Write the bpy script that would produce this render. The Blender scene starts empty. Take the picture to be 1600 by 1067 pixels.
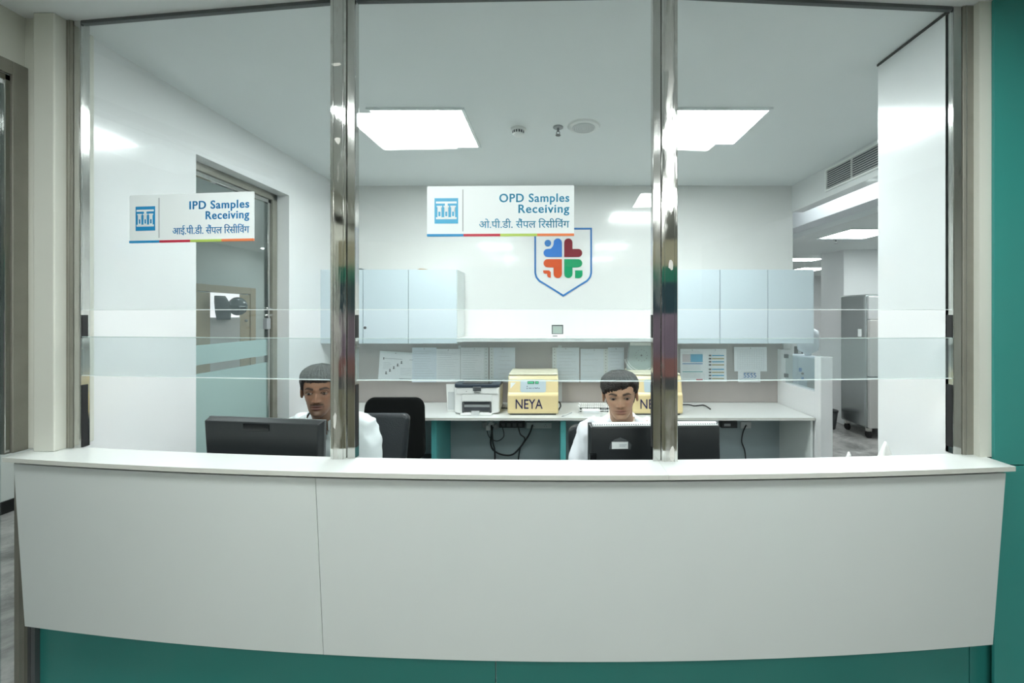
import bpy, bmesh, math, random
from mathutils import Vector, Matrix, noise
random.seed(7)
PI = math.pi
sc = bpy.context.scene
C = sc.collection

# ------------------------------------------------------------------ camera, world, lights, exposure
F = 640.0                       # focal length in pixels of the 1600 px wide frame
CX, CY, EYE = 865.0, 490.0, 1.6
cd = bpy.data.cameras.new('camera'); cam = bpy.data.objects.new('camera', cd); C.objects.link(cam)
cam.location = (0, 0, EYE); cam.rotation_euler = (PI/2, 0, 0)
cd.sensor_width = 36; cd.lens = F/1600*36
cd.shift_x = -(CX-800)/1600; cd.shift_y = -(533.5-CY)/1600
cd.clip_start = .02
sc.camera = cam
sc.view_settings.view_transform = 'Standard'; sc.view_settings.look = 'None'
sc.view_settings.gamma = 1; sc.view_settings.use_curve_mapping = False
sc.view_settings.exposure = 0.05
w = bpy.data.worlds.new('world'); sc.world = w; w.use_nodes = True
w.node_tree.nodes['Background'].inputs[0].default_value = (.80, .95, .93, 1)
w.node_tree.nodes['Background'].inputs[1].default_value = .22
LAMP = 37.0                      # emission of the ceiling panels inside the office
LAMP_LOBBY = 31.0                # emission of the ceiling panels of the lobby
LAMP_LAB = 24.0

def P(px, py, Y):               # photo pixel seen at depth Y -> point of the room
    return Vector(((px-CX)*Y/F, Y, EYE-(py-CY)*Y/F))
def WX(px, Y): return (px-CX)*Y/F
def WZ(py, Y): return EYE-(py-CY)*Y/F

# ------------------------------------------------------------------ materials
def mat(name, col, rough=.5, metal=0, noise_amt=0, scale=8, bump=0, bscale=60, emit=0, coat=0, spec=None, stretch=(1,1,1), alpha=1, sub=0, attr=False):
    m = bpy.data.materials.new(name); m.use_nodes = True
    nt = m.node_tree; b = nt.nodes['Principled BSDF']; L = nt.links
    b.inputs['Base Color'].default_value = (*col, 1)
    b.inputs['Roughness'].default_value = rough; b.inputs['Metallic'].default_value = metal
    if coat: b.inputs['Coat Weight'].default_value = coat; b.inputs['Coat Roughness'].default_value = .04
    if spec is not None: b.inputs['Specular IOR Level'].default_value = spec
    if sub: b.inputs['Subsurface Weight'].default_value = sub; b.inputs['Subsurface Scale'].default_value = .008
    if alpha < 1: b.inputs['Alpha'].default_value = alpha
    if emit:
        b.inputs['Emission Color'].default_value = (*col, 1); b.inputs['Emission Strength'].default_value = emit
    co = nt.nodes.new('ShaderNodeTexCoord'); mp = nt.nodes.new('ShaderNodeMapping')
    L.new(co.outputs['Object'], mp.inputs[0]); mp.inputs['Scale'].default_value = stretch
    if noise_amt:
        n = nt.nodes.new('ShaderNodeTexNoise'); n.inputs['Scale'].default_value = scale; n.inputs['Detail'].default_value = 6
        L.new(mp.outputs[0], n.inputs[0])
        mx = nt.nodes.new('ShaderNodeMix'); mx.data_type = 'RGBA'
        mx.inputs[6].default_value = (*[c*(1-noise_amt) for c in col], 1)
        mx.inputs[7].default_value = (*[min(1, c*(1+noise_amt)) for c in col], 1)
        L.new(n.outputs[0], mx.inputs[0]); L.new(mx.outputs[2], b.inputs['Base Color'])
    if attr:
        at = nt.nodes.new('ShaderNodeAttribute'); at.attribute_name = 'Col'; L.new(at.outputs['Color'], b.inputs['Base Color'])
    if bump:
        n = nt.nodes.new('ShaderNodeTexNoise'); n.inputs['Scale'].default_value = bscale; n.inputs['Detail'].default_value = 4
        L.new(mp.outputs[0], n.inputs[0])
        bp = nt.nodes.new('ShaderNodeBump'); bp.inputs['Strength'].default_value = bump; bp.inputs['Distance'].default_value = .01
        L.new(n.outputs[0], bp.inputs['Height']); L.new(bp.outputs[0], b.inputs['Normal'])
    return m

def steel(name, col=(.66,.66,.64), rough=.05, dirt=.30, seed=0.0):
    """brushed stainless with smears of old adhesive"""
    m = bpy.data.materials.new(name); m.use_nodes = True
    nt = m.node_tree; b = nt.nodes['Principled BSDF']; L = nt.links
    co = nt.nodes.new('ShaderNodeTexCoord')
    mp = nt.nodes.new('ShaderNodeMapping'); L.new(co.outputs['Object'], mp.inputs[0]); mp.inputs['Location'].default_value = (seed, seed, seed)
    mp.inputs['Scale'].default_value = (14, 14, 3.2)
    n = nt.nodes.new('ShaderNodeTexNoise'); n.inputs['Scale'].default_value = 1.2; n.inputs['Detail'].default_value = 8; n.inputs['Roughness'].default_value = .65
    L.new(mp.outputs[0], n.inputs[0])
    r = nt.nodes.new('ShaderNodeValToRGB'); r.color_ramp.elements[0].position = .52; r.color_ramp.elements[1].position = .62
    L.new(n.outputs[0], r.inputs[0])
    ml = nt.nodes.new('ShaderNodeMath'); ml.operation = 'MULTIPLY'; ml.inputs[1].default_value = dirt; L.new(r.outputs[0], ml.inputs[0])
    mx = nt.nodes.new('ShaderNodeMix'); mx.data_type = 'RGBA'; mx.inputs[6].default_value = (*col, 1); mx.inputs[7].default_value = (.42,.41,.35,1)
    L.new(ml.outputs[0], mx.inputs[0]); L.new(mx.outputs[2], b.inputs['Base Color'])
    rr = nt.nodes.new('ShaderNodeMapRange'); rr.inputs[3].default_value = rough; rr.inputs[4].default_value = .55
    L.new(ml.outputs[0], rr.inputs[0]); L.new(rr.outputs[0], b.inputs['Roughness'])
    me = nt.nodes.new('ShaderNodeMapRange'); me.inputs[3].default_value = 1; me.inputs[4].default_value = .3
    L.new(ml.outputs[0], me.inputs[0]); L.new(me.outputs[0], b.inputs['Metallic'])
    mp2 = nt.nodes.new('ShaderNodeMapping'); L.new(co.outputs['Object'], mp2.inputs[0]); mp2.inputs['Scale'].default_value = (30, 30, 2)
    n2 = nt.nodes.new('ShaderNodeTexNoise'); n2.inputs['Scale'].default_value = 1.5; L.new(mp2.outputs[0], n2.inputs[0])
    bp = nt.nodes.new('ShaderNodeBump'); bp.inputs['Strength'].default_value = .06; bp.inputs['Distance'].default_value = .003
    L.new(n2.outputs[0], bp.inputs['Height']); L.new(bp.outputs[0], b.inputs['Normal'])
    return m

def glass(name, tint=(.93,.97,.96), haze=.05, refl=.9, hazecol=(.75,.86,.86)):
    """sheet glass: tinted see-through, Fresnel gloss and a diffuse veil put in as reflection haze"""
    m = bpy.data.materials.new(name); m.use_nodes = True
    nt = m.node_tree; L = nt.links
    for x in list(nt.nodes): nt.nodes.remove(x)
    out = nt.nodes.new('ShaderNodeOutputMaterial')
    tr = nt.nodes.new('ShaderNodeBsdfTransparent'); tr.inputs[0].default_value = (*tint, 1)
    gl = nt.nodes.new('ShaderNodeBsdfGlossy'); gl.inputs['Roughness'].default_value = .01
    df = nt.nodes.new('ShaderNodeBsdfDiffuse'); df.inputs[0].default_value = (*hazecol, 1)
    # Schlick reflectance from the angle between view and surface (same for both faces of the sheet)
    ge = nt.nodes.new('ShaderNodeNewGeometry'); dt = nt.nodes.new('ShaderNodeVectorMath'); dt.operation = 'DOT_PRODUCT'
    L.new(ge.outputs['Incoming'], dt.inputs[0]); L.new(ge.outputs['Normal'], dt.inputs[1])
    def mth(op, a, b=None, c=None):
        n_ = nt.nodes.new('ShaderNodeMath'); n_.operation = op
        for i_, v_ in enumerate((a, b, c)):
            if v_ is None: continue
            if isinstance(v_, (int, float)): n_.inputs[i_].default_value = v_
            else: L.new(v_, n_.inputs[i_])
        return n_.outputs[0]
    p5 = mth('POWER', mth('SUBTRACT', 1.0, mth('ABSOLUTE', dt.outputs['Value'])), 5.0)
    mu = mth('MULTIPLY', mth('MULTIPLY_ADD', p5, .96, .04), refl)
    m1 = nt.nodes.new('ShaderNodeMixShader'); m1.inputs[0].default_value = haze  # haze of reflected light, mixed in as a diffuse colour
    L.new(tr.outputs[0], m1.inputs[1]); L.new(df.outputs[0], m1.inputs[2])
    m2 = nt.nodes.new('ShaderNodeMixShader'); L.new(mu, m2.inputs[0]); L.new(m1.outputs[0], m2.inputs[1]); L.new(gl.outputs[0], m2.inputs[2])
    L.new(m2.outputs[0], out.inputs[0])
    return m

M = dict(
    wall=mat('wall_laminate', (.79,.805,.81), .16, noise_amt=.015, scale=1.5, coat=.35),
    wallback=mat('wall_back_laminate', (.77,.78,.765), .16, noise_amt=.02, scale=3, stretch=(6,1,.3), coat=.35),
    cream=mat('cream_wall_paint', (.66,.67,.60), .55, noise_amt=.04, scale=5),
    ceil=mat('ceiling_paint', (.80,.835,.835), .75, noise_amt=.01, scale=2),
    floor=None,
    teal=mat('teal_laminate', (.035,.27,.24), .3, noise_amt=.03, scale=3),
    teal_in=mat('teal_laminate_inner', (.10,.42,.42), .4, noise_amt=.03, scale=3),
    counter=mat('counter_laminate', (.64,.68,.665), .28, noise_amt=.012, scale=2),
    top=mat('white_stone_top', (.71,.745,.73), .2, noise_amt=.015, scale=30),
    edge=mat('stone_top_edge', (.62,.63,.58), .35, noise_amt=.03, scale=30),
    dark_gap=mat('dark_joint', (.03,.03,.028), .8),
    steel=steel('stainless_steel_smeared'), steel2=steel('stainless_steel_worn', seed=5.3),
    steel_ch=steel('stainless_channel', (.58,.58,.56), .10, .12, 2.2),
    steel_dull=mat('dull_cement_filled_steel', (.27,.265,.225), .5, .35, noise_amt=.22, scale=9, bump=.3, bscale=25),
    rubber_and_slot=mat('black_rubber_and_slot', (.012,.012,.013), .6),
    glass=glass('upper_glass', (.955,.97,.97), .008, .8),
    glass_strip=glass('strip_glass', (.93,.96,.965), .06, .8),
    glass_clear=glass('clear_glass', (.88,.92,.92), .03, 1.0),
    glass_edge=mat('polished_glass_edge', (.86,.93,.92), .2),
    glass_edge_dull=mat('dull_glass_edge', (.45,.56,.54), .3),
    frost=mat('frosted_glass_film', (.40,.55,.53), .55, alpha=.86),
    cab=mat('cabinet_laminate', (.64,.74,.79), .3, noise_amt=.01, scale=2),
    cabw=mat('cabinet_carcass', (.74,.79,.78), .4, noise_amt=.01, scale=2),
    pin=mat('taupe_pinboard', (.40,.37,.35), .6, noise_amt=.07, scale=2.5, stretch=(3,1,1)),
    backpanel=mat('grey_blue_panel', (.32,.39,.41), .5, noise_amt=.02),
    paper=mat('white_paper', (.93,.95,.97), .6, noise_amt=.015, scale=20),
    paper2=mat('blue_white_paper', (.80,.87,.94), .5, noise_amt=.02, scale=20),
    ink=mat('grey_ink', (.50,.54,.58), .6), ink_dark=mat('dark_ink', (.06,.07,.08), .6),
    blue=mat('sign_blue', (.012,.25,.52), .35), blue_lt=mat('sign_cyan', (.05,.38,.62), .35),
    navy=mat('navy_ink', (.02,.02,.09), .4),
    red=mat('sign_red', (.52,.02,.05), .35), lime=mat('sign_lime', (.45,.60,.12), .35), orange=mat('sign_orange', (.80,.22,.08), .35),
    signw=mat('sign_white', (.80,.85,.85), .35),
    logo_blue=mat('logo_blue', (.04,.18,.46), .55, spec=.2), logo_b2=mat('logo_light_blue', (.03,.18,.56), .55, spec=.2),
    logo_red=mat('logo_maroon', (.20,.004,.02), .55, spec=.2), logo_org=mat('logo_orange', (.62,.08,.015), .55, spec=.2), logo_grn=mat('logo_green', (.0,.30,.12), .55, spec=.2),
    black=mat('black_plastic', (.022,.026,.028), .38, noise_amt=.05, scale=60, bump=.03, bscale=400),
    blackgloss=mat('black_gloss', (.008,.009,.01), .15),
    dgrey=mat('dark_grey_plastic', (.10,.11,.115), .5),
    grey=mat('mid_grey_plastic', (.33,.35,.36), .5),
    lgrey=mat('light_grey_plastic', (.60,.63,.63), .4),
    white=mat('white_plastic', (.80,.82,.80), .35),
    mesh=mat('black_mesh_fabric', (.007,.008,.008), .95, bump=.5, bscale=500, spec=.15),
    leather=mat('black_leather', (.022,.026,.03), .32, bump=.25, bscale=160),
    cyel=mat('pale_yellow_enamel', (.80,.66,.36), .3, noise_amt=.01), ccream=mat('cream_enamel', (.86,.80,.60), .35),
    wood=mat('pale_wood', (.50,.40,.27), .5, noise_amt=.12, scale=4, stretch=(8,8,.6)),
    lid=mat('lid_grey_green', (.22,.28,.265), .35, noise_amt=.05, scale=6),
    lcd=mat('lcd_grey', (.38,.46,.42), .3), led=mat('green_display', (.01,.10,.05), .2),
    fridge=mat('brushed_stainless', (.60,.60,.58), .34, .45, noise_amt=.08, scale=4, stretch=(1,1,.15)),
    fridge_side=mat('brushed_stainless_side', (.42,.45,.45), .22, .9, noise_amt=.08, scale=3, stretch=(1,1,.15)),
    cable=mat('black_cable', (.012,.012,.014), .5),
    dispw=mat('dispenser_white', (.62,.72,.80), .35),
    iris=mat('dark_brown_iris', (.02,.010,.006), .12), sclera=mat('eye_white', (.34,.29,.26), .3),
    shirt=mat('white_cotton', (.64,.70,.71), .85, bump=.12, bscale=240), shirt2=mat('white_coat_cotton', (.70,.73,.77), .85, bump=.12, bscale=240),
    collar=mat('cream_cotton', (.66,.62,.54), .85, bump=.1, bscale=240),
    trouser=mat('dark_trouser', (.03,.035,.05), .9),
    skin=mat('brown_skin', (.30,.17,.11), .48, sub=.08, attr=True, bump=.03, bscale=300),
    hair=mat('black_hair', (.012,.010,.010), .5, noise_amt=.5, scale=10, bump=.9, bscale=40, stretch=(6,6,1.2)),
    hair2=mat('dark_brown_hair', (.020,.015,.013), .48, noise_amt=.5, scale=10, bump=.9, bscale=40, stretch=(6,1.6,6)),
)
def lamp_mat(name, s, col=(.945,1.0,.985)):
    return mat(name, col, .5, emit=s)
M['lamp'] = lamp_mat('office_led_diffuser', LAMP); M['lamp2'] = lamp_mat('lobby_led_diffuser', LAMP_LOBBY); M['lamp3'] = lamp_mat('lab_led_diffuser', LAMP_LAB)
M['daylight'] = mat('daylit_window_pane', (.95,.9,.92), .5, emit=1.1)

def stone_floor():
    m = bpy.data.materials.new('grey_stone_floor'); m.use_nodes = True
    nt = m.node_tree; b = nt.nodes['Principled BSDF']; L = nt.links
    co = nt.nodes.new('ShaderNodeTexCoord')
    n = nt.nodes.new('ShaderNodeTexNoise'); n.inputs['Scale'].default_value = 3.5; n.inputs['Detail'].default_value = 12; n.inputs['Roughness'].default_value = .72; n.inputs['Distortion'].default_value = .5
    L.new(co.outputs['Object'], n.inputs[0])
    r = nt.nodes.new('ShaderNodeValToRGB'); e = r.color_ramp.elements
    e[0].position = .35; e[0].color = (.11,.11,.105,1); e[1].position = .66; e[1].color = (.46,.46,.445,1)
    L.new(n.outputs[0], r.inputs[0]); L.new(r.outputs[0], b.inputs['Base Color'])
    b.inputs['Roughness'].default_value = .32
    return m
M['floor'] = stone_floor()

# ------------------------------------------------------------------ helpers
def setp(o, label=None, cat=None, group=None, kind=None):
    if label: o['label'] = label
    if cat: o['category'] = cat
    if group: o['group'] = group
    if kind: o['kind'] = kind
    return o
def empty(name, loc, label, cat, group=None, rz=0):
    o = bpy.data.objects.new(name, None); C.objects.link(o); o.location = loc; o.rotation_euler = (0,0,rz)
    o.empty_display_size = .1
    return setp(o, label, cat, group)
class MB:
    def __init__(s): s.bm = bmesh.new(); s.mi = 0
    def box(s, x0, x1, y0, y1, z0, z1):
        v = [s.bm.verts.new(p) for p in ((x0,y0,z0),(x1,y0,z0),(x1,y1,z0),(x0,y1,z0),(x0,y0,z1),(x1,y0,z1),(x1,y1,z1),(x0,y1,z1))]
        for f in ((0,3,2,1),(4,5,6,7),(0,1,5,4),(1,2,6,5),(2,3,7,6),(3,0,4,7)):
            s.bm.faces.new([v[i] for i in f]).material_index = s.mi
        return s
    def hexa(s, pts):           # 8 points: bottom ring, top ring
        v = [s.bm.verts.new(p) for p in pts]
        for f in ((0,3,2,1),(4,5,6,7),(0,1,5,4),(1,2,6,5),(2,3,7,6),(3,0,4,7)):
            s.bm.faces.new([v[i] for i in f]).material_index = s.mi
        return s
    def bar(s, a, b, z0, z1, th):   # upright slab between plan points a and b
        a = Vector(a[:2]); b = Vector(b[:2]); d = (b-a).normalized(); n = Vector((-d.y, d.x))*th/2
        q = [a-n, b-n, b+n, a+n]
        return s.hexa([(p.x,p.y,z0) for p in q]+[(p.x,p.y,z1) for p in q])
    def prism(s, poly, axis, a, b):  # extrude a 2D polygon along axis; poly in the other two coordinates
        def mk(p, t):
            if axis == 'y': return (p[0], t, p[1])
            if axis == 'x': return (t, p[0], p[1])
            return (p[0], p[1], t)
        A = [s.bm.verts.new(mk(p,a)) for p in poly]; B = [s.bm.verts.new(mk(p,b)) for p in poly]
        n = len(poly)
        s.bm.faces.new(A).material_index = s.mi; s.bm.faces.new(B[::-1]).material_index = s.mi
        for i in range(n): s.bm.faces.new((A[i], A[(i+1)%n], B[(i+1)%n], B[i])).material_index = s.mi
        return s
    def cyl(s, c, r, h, n=24, axis='z', r2=None):
        r2 = r if r2 is None else r2; R = []
        for k,(t,rr) in enumerate(((0,r),(h,r2))):
            ring = []
            for i in range(n):
                a = 2*PI*i/n; u, v = rr*math.cos(a), rr*math.sin(a)
                p = (c[0]+u, c[1]+v, c[2]+t) if axis == 'z' else ((c[0]+u, c[1]+t, c[2]+v) if axis == 'y' else (c[0]+t, c[1]+u, c[2]+v))
                ring.append(s.bm.verts.new(p))
            R.append(ring)
        for i in range(n): s.bm.faces.new((R[0][i], R[0][(i+1)%n], R[1][(i+1)%n], R[1][i])).material_index = s.mi
        s.bm.faces.new(R[0][::-1]).material_index = s.mi; s.bm.faces.new(R[1]).material_index = s.mi
        return s
    def lathe(s, c, prof, n=24):
        R = []
        for r, z in prof:
            R.append([s.bm.verts.new((c[0]+r*math.cos(2*PI*i/n), c[1]+r*math.sin(2*PI*i/n), c[2]+z)) for i in range(n)])
        for k in range(len(R)-1):
            for i in range(n): s.bm.faces.new((R[k][i], R[k][(i+1)%n], R[k+1][(i+1)%n], R[k+1][i])).material_index = s.mi
        s.bm.faces.new(R[0][::-1]).material_index = s.mi; s.bm.faces.new(R[-1]).material_index = s.mi
        return s
    def ball(s, c, r, u=20, v=12, sq=(1,1,1)):
        g = bmesh.ops.create_uvsphere(s.bm, u_segments=u, v_segments=v, radius=1, matrix=Matrix.Translation(c) @ Matrix.Diagonal((r*sq[0], r*sq[1], r*sq[2], 1)))
        for f in {f for q in g['verts'] for f in q.link_faces}: f.material_index = s.mi
        return s
    def tube(s, pts, r, n=10):  # smooth tube; r number or list
        pts = [Vector(p) for p in pts]; R = []; up = None
        for i, p in enumerate(pts):
            t = (pts[min(i+1,len(pts)-1)]-pts[max(i-1,0)]).normalized()
            if up is None: up = t.orthogonal().normalized()
            up = (up - t*up.dot(t)).normalized(); si = t.cross(up)
            rr = r[i] if isinstance(r, (list, tuple)) else r
            rx, ry = rr if isinstance(rr, tuple) else (rr, rr)
            R.append([s.bm.verts.new(p+up*rx*math.cos(2*PI*k/n)+si*ry*math.sin(2*PI*k/n)) for k in range(n)])
        for k in range(len(R)-1):
            for i in range(n): s.bm.faces.new((R[k][i], R[k][(i+1)%n], R[k+1][(i+1)%n], R[k+1][i])).material_index = s.mi
        s.bm.faces.new(R[0][::-1]).material_index = s.mi; s.bm.faces.new(R[-1]).material_index = s.mi
        return s
    def loft(s, secs, n=32, p=2.0):   # secs: (cx, cy, z, rx, ry)
        R = []
        for cx, cy, z, rx, ry in secs:
            ring = []
            for i in range(n):
                a = 2*PI*i/n; c, q = math.cos(a), math.sin(a)
                ring.append(s.bm.verts.new((cx+rx*math.copysign(abs(c)**(2/p), c), cy+ry*math.copysign(abs(q)**(2/p), q), z)))
            R.append(ring)
        for k in range(len(R)-1):
            for i in range(n): s.bm.faces.new((R[k][i], R[k][(i+1)%n], R[k+1][(i+1)%n], R[k+1][i])).material_index = s.mi
        s.bm.faces.new(R[0][::-1]).material_index = s.mi; s.bm.faces.new(R[-1]).material_index = s.mi
        return s
    def xf(s, m): bmesh.ops.transform(s.bm, matrix=m, verts=s.bm.verts); return s
    def build(s, name, mats, parent=None, bevel=0, smooth=False, seg=2, keep=False):
        bmesh.ops.recalc_face_normals(s.bm, faces=s.bm.faces)
        me = bpy.data.meshes.new(name); s.bm.to_mesh(me); s.bm.free()
        if not isinstance(mats, (list, tuple)): mats = [mats]
        for m in mats: me.materials.append(m)
        return link(name, me, parent, bevel, smooth, seg)
def link(name, me, parent=None, bevel=0, smooth=False, seg=2):
    o = bpy.data.objects.new(name, me); C.objects.link(o)
    if parent is not None:      # meshes are modelled in room coordinates unless the parent is at its own place (see loc())
        o.parent = parent
        if parent.get('_abs'): pass
        o.matrix_parent_inverse = world(parent).inverted()
    if smooth:
        for p in me.polygons: p.use_smooth = True
    if bevel:
        b = o.modifiers.new('bevel', 'BEVEL'); b.width = bevel; b.segments = seg; b.limit_method = 'ANGLE'; b.angle_limit = math.radians(40)
        b.harden_normals = False
    return o
def world(o):
    m = Matrix.LocRotScale(o.location, o.rotation_euler, o.scale)
    return (world(o.parent) @ o.matrix_parent_inverse @ m) if o.parent else m
def B(name, x0, x1, y0, y1, z0, z1, m, parent=None, bevel=0, **k):
    return MB().box(x0,x1,y0,y1,z0,z1).build(name, m, parent, bevel, **k)
def struct(o): o['kind'] = 'structure'; return o
def rr(x0, x1, z0, z1, r, n=5):   # rounded rectangle outline
    pts = []
    for cx, cz, a0 in ((x1-r,z1-r,0),(x0+r,z1-r,PI/2),(x0+r,z0+r,PI),(x1-r,z0+r,1.5*PI)):
        for i in range(n+1):
            a = a0+PI/2*i/n; pts.append((cx+r*math.cos(a), cz+r*math.sin(a)))
    return pts
def text(name, s, size, m, parent, origin, align='LEFT', rz=0, ext=.0006, off=0, sx=1, width=None, bold=0):
    """upright lettering facing the lobby (-Y), origin = baseline point; width fits the line to a width"""
    c = bpy.data.curves.new('tmp', 'FONT'); c.body = s; c.size = size; c.align_x = 'LEFT'; c.extrude = ext; c.offset = off; c.resolution_u = 4; c.space_character = 1.10 if bold and s[0].isascii() else 1.0
    o = bpy.data.objects.new('tmp', c); C.objects.link(o); bpy.context.view_layer.update()
    me = bpy.data.meshes.new_from_object(o.evaluated_get(bpy.context.evaluated_depsgraph_get()))
    bpy.data.objects.remove(o); me.name = name; me.materials.clear(); me.materials.append(m)
    if bold:                        # thicker strokes: a second copy of the letters, shifted sideways
        b2 = bmesh.new(); b2.from_mesh(me); g2 = bmesh.ops.duplicate(b2, geom=b2.verts[:]+b2.edges[:]+b2.faces[:])
        bmesh.ops.translate(b2, verts=[v for v in g2['geom'] if isinstance(v, bmesh.types.BMVert)], vec=(bold, bold*.4, 0)); b2.to_mesh(me); b2.free()
    xs = [v.co.x for v in me.vertices]; x0, x1 = min(xs), max(xs)
    if width: sx = width/(x1-x0)
    sh = {'LEFT': -x0, 'RIGHT': -x1, 'CENTER': -(x0+x1)/2}[align]
    me.transform(Matrix.Translation(origin) @ Matrix.Rotation(rz, 4, 'Z') @ Matrix.Rotation(PI/2, 4, 'X') @ Matrix.Diagonal((sx,1,1,1)) @ Matrix.Translation((sh,0,0)))
    return link(name, me, parent)

# ------------------------------------------------------------------ the counter's gentle bow in plan
def YF(X):
    d = X-.10
    return 1.427-.0023*d+.0337*d*d
XL, XR = -2.16, 1.704
HT = 1.036
CEIL = 2.83
def curve_slab(x0, x1, off0, off1, z0, z1, n=24, bot=None):
    """slab that follows the bow; bot = (x0,x1) of its lower edge when tapered"""
    mb = MB(); bx0, bx1 = bot or (x0, x1); rows = []
    for i in range(n+1):
        t = i/n; X = x0+(x1-x0)*t; Xb = bx0+(bx1-bx0)*t
        rows.append([mb.bm.verts.new(p) for p in ((Xb,YF(Xb)+off0,z0),(Xb,YF(Xb)+off1,z0),(X,YF(X)+off1,z1),(X,YF(X)+off0,z1))])
    for a, b in zip(rows, rows[1:]):
        for k in range(4): mb.bm.faces.new((a[k], a[(k+1)%4], b[(k+1)%4], b[k]))
    mb.bm.faces.new(rows[0]); mb.bm.faces.new(rows[-1][::-1])
    return mb

# ================================================================== SETTING
struct(B('floor', -4.4, 7, -4, 10, -.1, 0, M['floor']))
# office + lobby ceiling, corridor ceilings
struct(B('ceiling', -2.2, 2.40, -4, 4.04, CEIL, CEIL+.1, M['ceil']))
struct(B('ceiling_corridor', -4.5, -2.2, -4, 10, 2.52, 2.62, M['ceil']))
struct(B('ceiling_lab', 2.95, 7, 1.9, 10, 2.52, 2.62, M['ceil']))
struct(B('ceiling_cove', 2.40, 2.95, 1.9, 10, CEIL, CEIL+.1, M['ceil']))
struct(B('ceiling_lobby_side', 2.40, 3.4, -4, 1.9, CEIL, CEIL+.1, M['ceil']))
# left office wall with its doorway
LW = MB(); LW.box(-2.15,-2.06,1.74,2.36,0,CEIL); LW.box(-2.15,-2.06,2.36,3.19,2.52,CEIL); LW.box(-2.15,-2.06,3.19,3.94,0,CEIL)
struct(LW.build('wall_left', M['wall']))
struct(B('wall_back', -2.15, 2.30, 3.94, 4.04, 0, CEIL, M['wallback']))
struct(B('wall_right', 1.60, 1.72, 1.66, 2.02, 0, CEIL, M['wall']))
struct(B('trim_1', 1.594, 1.600, 1.66, 2.02, CEIL-.012, CEIL-.002, M['dark_gap']))
# beam over the opening to the lab, lit lower band
BM = MB(); BM.box(2.29,2.40,1.9,3.94,2.575,CEIL)
struct(BM.build('trim_2', M['wall']))
struct(B('trim_3', 2.75, 2.95, 1.9, 10, 2.58, CEIL, mat('beam_band_paint', (.76,.78,.82), .35)))
t = empty('added_strip_light', (2.43,3.0,2.79), 'added unseen lamp strip behind the beam that brightens the cove at the right', 'added light')  # unseen lamp strip, added to brighten the band on the beam
B('housing', 2.402,2.412,2.0,4.4,2.77,2.82,M['white'],t)
B('diffuser', 2.412,2.416,2.0,4.4,2.775,2.815,M['lamp3'],t)
# corridor side wall far left with skirting
struct(B('wall_corridor', -4.5, -4.4, -4, 10, 0, 2.52, mat('corridor_wall_paint', (.62,.66,.64), .5, noise_amt=.02)))
struct(B('baseboard_corridor', -4.4, -4.385, -4, 5.02, 0, .10, M['blackgloss']))
struct(B('wall_corridor_end', -4.4, -2.15, 9.9, 10, 0, 2.52, M['cream']))
struct(B('wall_corridor_office_side', -2.2, -2.15, 4.04, 9.9, 0, 2.83, M['cream']))
# lobby: side wall with the steel-framed door, column, teal wall, wall behind the visitor
LS = MB(); LS.box(-2.26,-2.20,-4,.55,0,CEIL); LS.box(-2.26,-2.20,.55,1.705,2.62,CEIL)
struct(LS.build('wall_lobby_left', M['cream']))
CL = MB(); CL.box(-2.26,-2.125,1.705,1.82,HT,CEIL); CL.box(-2.125,-2.04,1.672,1.82,HT,CEIL)
struct(CL.build('wall_left_column', M['cream'], bevel=.004))
struct(B('wall_lobby_back', -4.4, 3.4, -4.1, -4.0, 0, CEIL, mat('lobby_back_wall', (.45,.44,.38), .6)))
RS = struct(B('wall_lobby_reflector', -2.19, 1.45, -1.08, -1.02, 0, 2.35, mat('reflector_beige', (.42,.38,.26), .6)))  # unseen banded screen, added behind the camera to colour the posts' reflections
for z0_, z1_, c_ in ((1.92,2.08,(.01,.16,.10)),(1.60,1.92,(.012,.045,.06)),(1.15,1.60,(.21,.15,.20)),(.96,1.15,(.27,.12,.11)),(.83,.96,(.09,.09,.095)),(.0,.83,(.26,.24,.17))):
    B('reflector_strip', -2.19, 1.45, -1.019, -1.012, z0_, z1_-.001, mat('reflector_band_%d' % int(z0_*100), c_, .6, noise_amt=.3, scale=3), RS)
struct(B('wall_lobby_right', 3.4, 3.5, -4.1, 1.64, 0, CEIL, mat('lobby_right_wall', (.5,.5,.46), .6)))
struct(B('wall_right_jamb', 1.676, 1.80, 1.612, 1.655, HT, CEIL, M['cream']))
def teal_wall():
    root = struct(B('wall_teal', 1.801, 3.4, 1.611, 1.75, 0, CEIL, M['dark_gap']))
    zs = WZ(727, 1.6)
    B('panel', 1.722, 3.4, 1.60, 1.611, zs+.002, CEIL, M['teal'], root, .0015)
    B('panel', 1.722, 3.4, 1.60, 1.611, 0, zs-.002, M['teal'], root, .0015)
teal_wall()
# lab walls and column
struct(B('wall_lab_far', 2.30, 7, 10, 10.1, 0, 2.52, M['wall']))
struct(B('wall_lab_left', 2.20, 2.30, 4.04, 10, 0, 2.83, M['wall']))
struct(B('wall_lab_right', 6.9, 7, 1.75, 10, 0, 2.52, M['wall']))
struct(B('wall_lab_column', 4.18, 6.9, 5.9, 6.4, 0, 2.52, M['wall']))
struct(B('wall_lab_near', 1.72, 6.9, 1.75, 1.9, 0, 2.83, M['wall']))
struct(B('trim_4', 2.96, 4.18, 7.3, 7.5, 2.36, 2.52, M['ceil']))

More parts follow.
